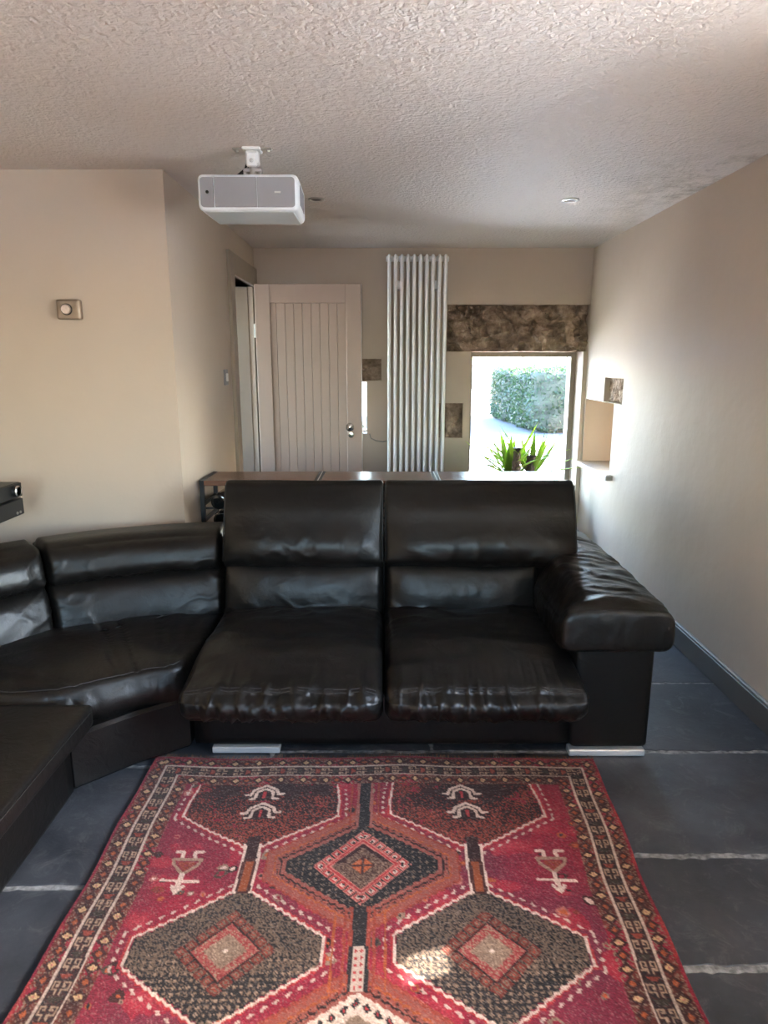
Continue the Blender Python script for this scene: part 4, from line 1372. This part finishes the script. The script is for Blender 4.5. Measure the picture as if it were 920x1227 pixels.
obj('lens_cover', rrect(s1 + 0.002, s2 - 0.001, fz0, fz1, PY0 - 0.008, PY0 + 0.01, 0.004, (0, 0, 0, 0)), M['greypl'], proj)
lg = obj('front_panel', rrect(s2 + 0.001, fx1, fz0, fz1, PY0 - 0.006, PY0 + 0.01, 0.012, (0, 1, 1, 0)), M['greypl'], proj)
m = MB(); m.box(s2 + 0.066, s2 + 0.090, PY0 - 0.0075, PY0 - 0.005, (fz0 + fz1) / 2 - 0.004, (fz0 + fz1) / 2 + 0.003, 0.001)
obj('emblem', m, M['steel'], lg)
# underside plate and side grille
m = MB(); m.box(PX0 + 0.02, PX1 - 0.02, PY0 + 0.015, PY1 - 0.02, PZ0 - 0.002, PZ0 + 0.01, 0.003, Matrix.Translation((0, 0, 0.0)))
obj('bottom_plate', m, M['greyunder'], proj)
for i in range(8):
    yy = PY0 + 0.05 + i * 0.022
    m = MB(); m.box(PX1 - 0.012 - 0.0004 * i, PX1 + 0.002 - 0.0007 * i, yy, yy + 0.009, PZ0 + 0.028, PZ1 - 0.03, 0.001)
    obj('vent_slot', m, M['greypl'], proj)
# bracket
mc = (-0.512, 2.885)
m = MB()
m.box(mc[0] - 0.035, mc[0] + 0.035, mc[1] - 0.035, mc[1] + 0.035, ZC - 0.012, ZC - 0.001, 0.003)
plate = obj('ceiling_plate', m, M['white'], proj)
for sx in (-1, 1):
    m = MB()
    m.box(mc[0] + sx * 0.055 - 0.022, mc[0] + sx * 0.055 + 0.022, mc[1] - 0.012, mc[1] + 0.012, ZC - 0.007, ZC - 0.001, 0.002)
    t = obj('mount_tab', m, M['steel'], plate)
    mt = Matrix.Translation((mc[0] + sx * 0.062, mc[1], ZC - 0.007)) @ Matrix.Rotation(R(180), 4, 'X')
    m = MB(); m.lathe([(0.001, 0), (0.008, 0.001), (0.006, 0.006), (0.001, 0.007)], 12, mt)
    obj('bolt', m, M['steel'], plate, 40)
m = MB(); m.box(mc[0] - 0.026, mc[0] + 0.026, mc[1] - 0.022, mc[1] + 0.022, ZC - 0.062, ZC - 0.011, 0.006)
m.box(mc[0] - 0.020, mc[0] + 0.020, mc[1] - 0.03, mc[1] - 0.02, ZC - 0.072, ZC - 0.02, 0.004)
nk = obj('mount_neck', m, M['white'], proj)
mt = Matrix.Translation((mc[0], mc[1] - 0.03, ZC - 0.05)) @ Matrix.Rotation(R(90), 4, 'X')
m = MB(); m.lathe([(0.001, 0), (0.008, 0.0005), (0.006, 0.005), (0.001, 0.006)], 12, mt)
obj('bolt', m, M['steel'], nk, 40)
m = MB(); m.tube([(mc[0], mc[1], ZC - 0.06), (mc[0], mc[1], PZ1 - 0.003)], 0.017, 14)
for sx in (-1, 1):
    m.box(mc[0] + sx * 0.03 - 0.006, mc[0] + sx * 0.03 + 0.006, mc[1] - 0.012, mc[1] + 0.012, PZ1 - 0.004, ZC - 0.075, 0.002)
m.box(mc[0] - 0.036, mc[0] + 0.036, mc[1] - 0.014, mc[1] + 0.014, ZC - 0.088, ZC - 0.074, 0.002)
obj('mount_joint', m, M['steel'], proj, 35)
for k in range(2):
    m = MB(); m.tube([(mc[0] - 0.02 + 0.012 * k, mc[1] + 0.03, ZC - 0.03), (mc[0] - 0.035 + 0.012 * k, mc[1] + 0.02, ZC - 0.07), (mc[0] - 0.065 + 0.014 * k, mc[1], ZC - 0.1), (mc[0] - 0.078 + 0.014 * k, mc[1], PZ1 - 0.004)], 0.0042, 8)
    obj('cable', m, M['black'], proj, 60)

# ------------------------------------------------------------------ recessed ceiling lights
def downlight(x, y, label):
    t = thing('downlight', (x, y, ZC - 0.012), label, 'ceiling light')
    mt = Matrix.Translation((x, y, ZC))
    prof = [(0.043, -0.0005), (0.043, -0.005), (0.038, -0.008), (0.031, -0.007), (0.029, -0.002), (0.030, -0.0006)]
    m = MB(); m.lathe(prof, 28, mt)
    obj('bezel', m, M['steel'], t, 40)
    m = MB(); m.lathe([(0.001, -0.0045), (0.020, -0.0050), (0.0285, -0.0025), (0.0285, -0.0012), (0.001, -0.001)], 24, mt)
    obj('lamp', m, M['darkring'], t, 40)
downlight(-0.345, 3.73, 'small recessed steel ceiling light beside the projector')
downlight(0.955, 3.74, 'small recessed steel ceiling light between radiator and right wall, away from projector')

# ------------------------------------------------------------------ wall dimmer and light switch
dim = thing('dimmer_switch', (-1.405, YS, 1.665), 'square brushed bronze dimmer with a round pale knob on the beige wall', 'switch')
dx, dz = -1.405, 1.668
m = MB()
h = (0.053, 0.016, 0.043)
V, F, T = rbox(h, np.array([0.008, 0.008, 0.008]), (10, 6, 10))
m.add(V + np.array([dx, YS - 0.016, dz]), F)
obj('plate', m, M['bronze'], dim, 40)
mt = Matrix.Translation((dx - 0.006, YS - 0.031, dz)) @ Matrix.Rotation(R(90), 4, 'X')
m = MB(); m.lathe([(0.001, 0), (0.0255, 0.0), (0.0255, 0.004), (0.001, 0.004)], 28, mt)
obj('ring', m, M['darkring'], dim, 40)
m = MB(); m.lathe([(0.001, 0.003), (0.0205, 0.003), (0.0205, 0.013), (0.018, 0.016), (0.001, 0.0165)], 28, mt)
obj('knob', m, M['knob'], dim, 40)

sw = thing('light_switch', (XA, 4.17, 1.35), 'slim steel light switch on the wall beside the door frame', 'switch')
m = MB(); m.box(XA, XA + 0.009, 4.128, 4.214, 1.302, 1.396, 0.003)
pl = obj('plate', m, M['greypl'], sw)
m = MB(); m.box(XA + 0.009, XA + 0.016, 4.152, 4.190, 1.325, 1.373, 0.003)
obj('rocker', m, M['white'], sw)

# ------------------------------------------------------------------ column radiator
rad = thing('radiator', (0.243, 5.12, 0.0), 'tall white column radiator on the wall between door and window', 'radiator')
NC = 10; RX0, RX1 = 0.038, 0.438
pitch = (RX1 - RX0) / (NC - 1)
zt, zb = 2.185, 0.22
col_mesh = None
for i in range(NC):
    xx = RX0 + pitch * i
    if col_mesh is None:
        m = MB()
        for yy in (5.075, 5.115, 5.155):
            m.tube([(0, yy, zb + 0.02), (0, yy, zt - 0.035)], 0.0125, 12, False)
        # rounded heads at top and bottom
        for z0_, sg in ((zt, 1), (zb, -1)):
            V, F, T = rbox((0.0135, 0.055, 0.026), np.array([0.013, 0.03, 0.024]), (8, 16, 10))
            m.add(V + np.array([0, 5.115, z0_ - sg * 0.026]), F)
            mt = Matrix.Translation((-pitch / 2, 5.115, z0_ - sg * 0.030)) @ Matrix.Rotation(R(90), 4, 'Y')
            m.lathe([(0.016, 0.001), (0.020, 0.006), (0.020, 0.012), (0.018, pitch / 2), (0.020, pitch - 0.012), (0.020, pitch - 0.006), (0.016, pitch - 0.001)], 16, mt)
        o = obj('column', m, M['white'], rad, 50)
        col_mesh = o
        # mesh is built at x = 0 in world space; shift it to the first column
        o.location.x += xx
    else:
        o = col_mesh.copy(); COL.objects.link(o); o.parent = rad
        o.location.x = xx
for sx, xx in ((-1, RX0 - 0.024), (1, RX1 + 0.012)):
    mt = Matrix.Translation((xx, 5.115, zt - 0.030)) @ Matrix.Rotation(R(90), 4, 'Y')
    m = MB(); m.lathe([(0.012, 0.0), (0.018, 0.001), (0.018, 0.012), (0.012, 0.013)], 14, mt)
    obj('end_cap', m, M['white'], rad, 40)
for xx in (RX0 + pitch * 1.5, RX0 + pitch * 7.5):
    for zz in (1.98, 0.5):
        m = MB(); m.box(xx - 0.015, xx + 0.015, 5.12, YB - 0.002, zz - 0.03, zz + 0.03, 0.004)
        obj('wall_bracket', m, M['white'], rad)
for xx in (RX0, RX1):
    m = MB(); m.tube([(xx, 5.115, zb + 0.02), (xx, 5.115, 0.002)], 0.009, 12)
    obj('pipe', m, M['chrome'], rad, 60)

# ------------------------------------------------------------------ console table with bottle rack behind the sofa
tab = thing('console_table', (0.0, 3.55, 0), 'long narrow console of brown boards on black steel frames behind the sofa', 'table')
TX = [-0.928, -0.338, 0.272, 0.882]
TY0, TY1, TZ = 3.405, 3.705, 0.85
for a, b in zip(TX[:-1], TX[1:]):
    m = MB(); m.box(a + 0.012, b - 0.012, TY0, TY1, TZ - 0.026, TZ, 0.003)
    obj('top_board', m, M['wood'], tab)
for i, xx in enumerate(TX):
    # end frame: two legs, rails
    ws = (xx - 0.011, xx + 0.011)
    m = MB()
    for y0_ in (TY0 + 0.002, TY1 - 0.024):
        m.box(ws[0], ws[1], y0_, y0_ + 0.022, 0.0, TZ - 0.027, 0.002)
    for zz in (0.10, 0.28, 0.46, 0.64, 0.725):
        m.box(ws[0] + 0.002, ws[1] - 0.002, TY0 + 0.024, TY1 - 0.024, zz - 0.009, zz + 0.009, 0.002)
    m.box(ws[0], ws[1], TY0 + 0.002, TY1 - 0.002, TZ - 0.027, TZ - 0.004, 0.002)
    obj('end_frame', m, M['blackmetal'], tab)
    if i in (0, 3):
        m = MB(); m.box(xx - 0.012, xx + 0.012, TY0, TY1, TZ - 0.004, TZ + 0.001, 0.001)
        obj('end_strap', m, M['blackmetal'], tab)
    else:
        for s in (-0.010, 0.010):
            m = MB(); m.box(xx + s - 0.0075, xx + s + 0.0075, TY0 - 0.001, TY1 + 0.001, TZ - 0.006, TZ + 0.002, 0.0015)
            obj('strap', m, M['blackmetal'], tab)
        m = MB(); m.box(xx - 0.002, xx + 0.002, TY0, TY1, TZ - 0.006, TZ + 0.001, 0.0005)
        obj('strap_joint', m, M['steel'], tab)
for zz in (0.10, 0.28, 0.46, 0.614, 0.708):
    for yy in (TY0 + 0.06, TY1 - 0.06):
        m = MB(); m.tube([(TX[0], yy, zz - 0.012), (TX[3], yy, zz - 0.012)], 0.006, 8)
        obj('rack_bar', m, M['blackmetal'], tab, 60)

def bottle(x, z, label):
    prof = [(0.004, 0.004), (0.028, 0.0), (0.0375, 0.003), (0.0385, 0.012), (0.0385, 0.185), (0.034, 0.205), (0.020, 0.225), (0.0145, 0.245), (0.0145, 0.292), (0.0165, 0.293), (0.0165, 0.304), (0.010, 0.305)]
    t = thing('wine_bottle', (x, 3.41, z), label, 'bottle')
    mt = Matrix.Translation((x, 3.40, z)) @ Matrix.Rotation(R(-90), 4, 'X')
    m = MB(); m.lathe(prof, 24, mt)
    obj('glass_body', m, M['gloss_black'], t, 50)
    m = MB(); m.lathe([(0.0152, 0.250), (0.0152, 0.290), (0.0172, 0.2905), (0.0172, 0.306), (0.001, 0.3065)], 16, mt)
    obj('capsule', m, M['blackmetal'], t, 50)
bottle(-0.846, 0.708 - 0.006 + 0.0385, 'dark bottle lying on the upper bars of the console rack')
bottle(-0.838, 0.614 - 0.006 + 0.0385, 'dark bottle lying on the lower bars of the console rack')

# ------------------------------------------------------------------ hi-fi on a wall shelf at the left
sh = thing('wall_shelf', (-1.95, 2.55, 0.74), 'black shelf on the left wall carrying the audio units', 'shelf')
SZ = 0.785
m = MB(); m.box(XL, -1.74, 1.95, 2.74, SZ - 0.03, SZ, 0.003)
obj('board', m, M['blackmetal'], sh)
for yy in (2.1, 2.55):
    m = MB(); m.box(XL, XL + 0.02, yy - 0.015, yy + 0.015, SZ - 0.2, SZ - 0.03, 0.002)
    m.box(XL + 0.02, -1.80, yy - 0.015, yy + 0.015, SZ - 0.05, SZ - 0.03, 0.002)
    obj('bracket', m, M['blackmetal'], sh)
def unit(name, z0, z1, label, knob):
    X0, X1, Y0, Y1 = -2.0, -1.578, 2.47, 2.905
    t = thing(name, ((X0 + X1) / 2, (Y0 + Y1) / 2, z0), label, 'audio unit')
    m = MB(); m.box(X0, X1, Y0, Y1, z0 + 0.008, z1, 0.003)
    obj('case', m, M['black'], t)
    m = MB(); m.box(X1, X1 + 0.006, Y0, Y1, z0 + 0.008, z1 - 0.002, 0.002)
    fp = obj('front_panel', m, M['black'], t)
    for yy in (Y0 + 0.06, Y1 - 0.2):
        for xx in (X0 + 0.06, -1.77):
            m = MB(); m.lathe([(0.012, 0), (0.015, 0.008)], 12, Matrix.Translation((xx, yy, z0)))
            obj('foot', m, M['black'], t)
    if knob:
        mt = Matrix.Translation((X1 + 0.006, Y1 - 0.060, (z0 + z1) / 2 + 0.004)) @ Matrix.Rotation(R(90), 4, 'Y')
        m = MB(); m.lathe([(0.001, 0), (0.024, 0.0), (0.023, 0.016), (0.019, 0.019), (0.001, 0.019)], 24, mt)
        obj('volume_knob', m, M['black'], t, 40)
        m = MB(); m.lathe([(0.0235, 0.0145), (0.0238, 0.0165), (0.0195, 0.0200), (0.0190, 0.0190)], 24, mt)
        obj('knob_rim', m, M['steel'], t, 40)
    else:
        for q in (0.035, 0.06):
            mt = Matrix.Translation((X1 + 0.006, Y1 - q, z0 + 0.022)) @ Matrix.Rotation(R(90), 4, 'Y')
            m = MB(); m.lathe([(0.001, 0), (0.006, 0.0), (0.006, 0.004), (0.001, 0.004)], 12, mt)
            obj('socket', m, M['steel'], t, 40)
unit('audio_unit', SZ, SZ + 0.079, 'black audio box without volume dial, lowest of the stack on the shelf', False)
unit('amplifier', SZ + 0.079, SZ + 0.148, 'black amplifier with a round volume dial, on top of another audio box', True)

# ------------------------------------------------------------------ yucca before the window
yu = thing('potted_yucca', (1.0, 4.88, 0), 'potted yucca with two cut trunks and lime green sword leaves before the window', 'plant')
m = MB(); m.lathe([(0.11, 0.0), (0.135, 0.01), (0.165, 0.27), (0.175, 0.275), (0.175, 0.31), (0.158, 0.31), (0.150, 0.27), (0.01, 0.268)], 32, Matrix.Translation((1.0, 4.88, 0.002)))
obj('pot', m, M['terracotta'], yu, 40)
m = MB(); m.lathe([(0.151, 0.268), (0.12, 0.285), (0.01, 0.292)], 24, Matrix.Translation((1.0, 4.88, 0.002)))
obj('soil', m, M['soil'], yu, 60)
trunks = [((0.962, 4.86), (0.946, 4.84), 0.832, 0.030), ((1.045, 4.90), (1.062, 4.88), 0.772, 0.031)]
for (a, b, zt_, r_) in trunks:
    m = MB()
    pts = []; rs = []
    rr_ = random.Random(int(zt_ * 1000))
    for k in range(26):
        t = k / 25
        pts.append((a[0] + (b[0] - a[0]) * t, a[1] + (b[1] - a[1]) * t, 0.26 + (zt_ - 0.26) * t))
        rs.append(r_ * (1.0 + (0.08 if k % 2 else -0.06) + rr_.uniform(-.04, .04)))
    m.tube(pts, rs, 14)
    tr = obj('trunk', m, M['bark'], yu, 30)
    m = MB(); m.lathe([(r_ * 1.05, 0.0), (r_ * 1.16, 0.004), (r_ * 1.12, 0.013), (0.002, 0.014)], 16, Matrix.Translation((b[0], b[1], zt_ - 0.004)))
    obj('cut_top', m, M['bark_top'], tr, 40)
def leaf(base, az, el, ln, wd, droop, yu=yu):
    n = 9
    d = Vector((math.cos(az) * math.cos(el), math.sin(az) * math.cos(el), math.sin(el)))
    side = Vector((-math.sin(az), math.cos(az), 0))
    vs = []; fs = []
    for k in range(n + 1):
        t = k / n
        p = Vector(base) + d * (ln * t) - Vector((0, 0, 1)) * (droop * t * t)
        w = wd * (0.55 + 0.9 * t if t < 0.35 else (0.865 + 0.0 * t) * (1 - ((t - 0.35) / 0.65) ** 1.8)) * 0.5
        up = side.cross(d).normalized()
        vs += [p - side * w + up * w * 0.35, p, p + side * w + up * w * 0.35]
    for k in range(n):
        for j in range(2):
            i = k * 3 + j
            fs.append((i, i + 1, i + 4, i + 3))
    m = MB(); m.add(vs, fs)
    o = obj('leaf', m, M['yucca'], yu, 60)
    so = o.modifiers.new('thickness', 'SOLIDIFY'); so.thickness = 0.0016
rl = random.Random(12)
for (c, zc, n_) in (((0.905, 4.90), 0.655, 21), ((1.075, 4.93), 0.645, 20), ((1.00, 4.98), 0.66, 10)):
    for k in range(n_):
        az = 2 * math.pi * (k + rl.uniform(-.3, .3)) / n_ * 1.0 + k * 2.4
        el = R(rl.uniform(18, 80))
        ln = rl.uniform(0.30, 0.42)
        leaf((c[0] + math.cos(az) * 0.012, c[1] + math.sin(az) * 0.012, zc + rl.uniform(-0.03, 0.03)), az, el, ln * (0.86 if el > 1 else 1), rl.uniform(0.044, 0.058), rl.uniform(0.0, 0.09))
# short stems that carry the side rosettes
for (a, b) in (((0.955, 4.855, 0.55), (0.915, 4.90, 0.66)), ((1.052, 4.895, 0.54), (1.085, 4.93, 0.65)), ((1.045, 4.90, 0.50), (1.00, 4.98, 0.67))):
    m = MB(); m.tube([a, tuple((np.array(a) + np.array(b)) / 2 + np.array([0, 0, -0.012])), b], [0.014, 0.014, 0.016], 10)
    obj('stem', m, M['bark'], yu, 50)

# ------------------------------------------------------------------ outside the window
mb = MB(); mb.box(-60, 90, -40, 140, -0.5, -0.08)
ground = struct('ground', mb, M['ground'])
mb = MB(); mb.box(-30, 60, 13.9, 19.6, -0.2, -0.07)
struct('ground_road', mb, simple('blue_grey_tarmac', (0.04, 0.045, 0.055), 0.9, noise=0.2, nscale=2, bump=0.4, bscale=40, bdist=0.01))
hd = thing('hedge', (6.0, 17.0, -0.08), 'tall clipped green hedge across the drive outside the window', 'hedge')
HX0, HX1, HY0, HY1, HZ = 3.15, 9.5, 14.6, 19.2, 1.26
h = ((HX1 - HX0) / 2, (HY1 - HY0) / 2, (HZ + 0.08) / 2)
V, F, T = rbox(h, np.array([0.2, 0.2, 0.15]), (50, 36, 14))
V = V + np.array([(HX0 + HX1) / 2, (HY0 + HY1) / 2, (HZ - 0.08) / 2])
# the side towards the drive runs slightly askew
V[:, 0] -= (V[:, 1] - HY0) / (HY1 - HY0) * 0.25 * (V[:, 0] < 5)
N = normals(V, F)
V = V + N * (0.12 * fbm(V * 2.2, 3, 5) - 0.06)[:, None]
V[:, 2] = np.maximum(V[:, 2], -0.08)
m = MB(); m.add(V, F)
obj('twig_core', m, M['hedge_core'], hd, 60)
# leaves over its surface
Fq = np.array(F)
cen = V[Fq].mean(1); ar = np.linalg.norm(np.cross(V[Fq[:, 1]] - V[Fq[:, 0]], V[Fq[:, 3]] - V[Fq[:, 0]]), axis=1)
keep = (cen[:, 2] > 0) & ((cen[:, 0] < 6.5))
w_ = ar * keep; w_ /= w_.sum()
rg = np.random.default_rng(8)
NL = 16000
fi = rg.choice(len(Fq), NL, p=w_)
a_, b_ = rg.random(NL), rg.random(NL)
Q = V[Fq[fi]]
pp = (Q[:, 0] * ((1 - a_) * (1 - b_))[:, None] + Q[:, 1] * (a_ * (1 - b_))[:, None] + Q[:, 2] * (a_ * b_)[:, None] + Q[:, 3] * ((1 - a_) * b_)[:, None])
nn2 = np.cross(Q[:, 2] - Q[:, 0], Q[:, 3] - Q[:, 1]); nn2 /= np.linalg.norm(nn2, axis=1)[:, None]
pp = pp + nn2 * rg.uniform(-0.02, 0.07, NL)[:, None]
t1 = rg.normal(size=(NL, 3)); t1 /= np.linalg.norm(t1, axis=1)[:, None]
t2 = np.cross(t1, rg.normal(size=(NL, 3))); t2 /= np.linalg.norm(t2, axis=1)[:, None]
sz = rg.uniform(0.025, 0.055, NL)[:, None]
vs = np.stack([pp - t1 * sz, pp + t2 * sz * .5, pp + t1 * sz, pp - t2 * sz * .5], 1).reshape(-1, 3)
m = MB(); m.v = vs.tolist(); m.f = np.arange(NL * 4).reshape(-1, 4).tolist()
obj('foliage', m, M['hedge'], hd, kind='stuff')

# a pale house far across the drive
hs = thing('house', (5.2, 41, -0.08), 'pale low house far beyond the drive', 'house')
m = MB(); m.box(1.5, 7.4, 40, 46, -0.08, 0.62, 0.01)
obj('wall', m, M['render'], hs)
m = MB(); m.add([(1.3, 39.7, 0.6), (7.6, 39.7, 0.6), (7.6, 46.3, 0.6), (1.3, 46.3, 0.6), (1.3, 43, 1.25), (7.6, 43, 1.25)],
                [(0, 1, 5, 4), (2, 3, 4, 5), (0, 4, 3), (1, 2, 5), (0, 3, 2, 1)])
obj('roof', m, M['roof'], hs)
for (a, b) in ((5.25, 5.6), (3.6, 3.95)):
    m = MB(); m.box(a - .04, b + .04, 39.96, 40.02, -0.02, 0.42, 0.005)
    f_ = obj('window', m, M['render'], hs)
    m = MB(); m.box(a, b, 39.94, 39.97, 0.02, 0.38, 0.003)
    obj('pane', m, M['farglass'], f_)
gw = thing('garden_wall', (4.4, 27, -0.08), 'low brown stone wall with a gate post beyond the drive', 'wall')
m = MB()
V, F = lattice_box((1.2, 0.15, 0.18), (24, 3, 4))
V = V + np.array([4.9, 27, 0.06]); V += 0.03 * np.stack([fbm(V * 3 + k * 9, 2, k) for k in range(3)], -1)
V[:, 2] = np.maximum(V[:, 2], -0.08)
m.add(V, F)
obj('stonework', m, M['gardenwall'], gw, 40)
m = MB(); m.box(3.80, 3.94, 26.92, 27.06, -0.08, 0.62, 0.01)
m.box(3.78, 3.96, 26.90, 27.08, 0.62, 0.68, 0.01)
obj('gate_post', m, M['gardenwall'], gw)

# bare tree above the hedge
tree = thing('bare_tree', (8.2, 34, -0.08), 'bare leafless tree rising behind the hedge', 'tree')
def tree_part():
    rt = random.Random(5)
    trunk = MB(); br = []
    trunk.tube([(8.2, 34, -0.08), (8.15, 34, 0.5), (8.2, 34, 0.9)], [0.16, 0.13, 0.11], 10)
    def grow(p, d, ln, r, depth, mb_):
        q = p + d * ln
        mid_ = p + d * ln * .5 + Vector((rt.uniform(-1, 1), rt.uniform(-1, 1), rt.uniform(-1, 1))) * ln * .06
        mb_.tube([p, mid_, q], [r, r * .85, r * .65], 5)
        if depth == 0: return
        for k in range(3):
            nd = (d + Vector((rt.uniform(-1, 1), rt.uniform(-1, 1), rt.uniform(-.3, .7))) * 0.75).normalized()
            grow(q if k else mid_, nd, ln * rt.uniform(.6, .85), r * .6, depth - 1, mb_)
    bs = []
    for k in range(6):
        mb_ = MB()
        az = k * 1.05
        grow(Vector((8.2, 34, 0.85)), Vector((math.cos(az) * .9, math.sin(az) * .6, rt.uniform(.3, .8))).normalized(), 0.75, 0.05, 4, mb_)
        bs.append(mb_)
    obj('trunk', trunk, M['treebark'], tree, 60)
    for b in bs:
        obj('branch', b, M['treebark'], tree, 60)
tree_part()

# helper property used only while building
for o in bpy.data.objects:
    if 'origin' in o:
        del o['origin']
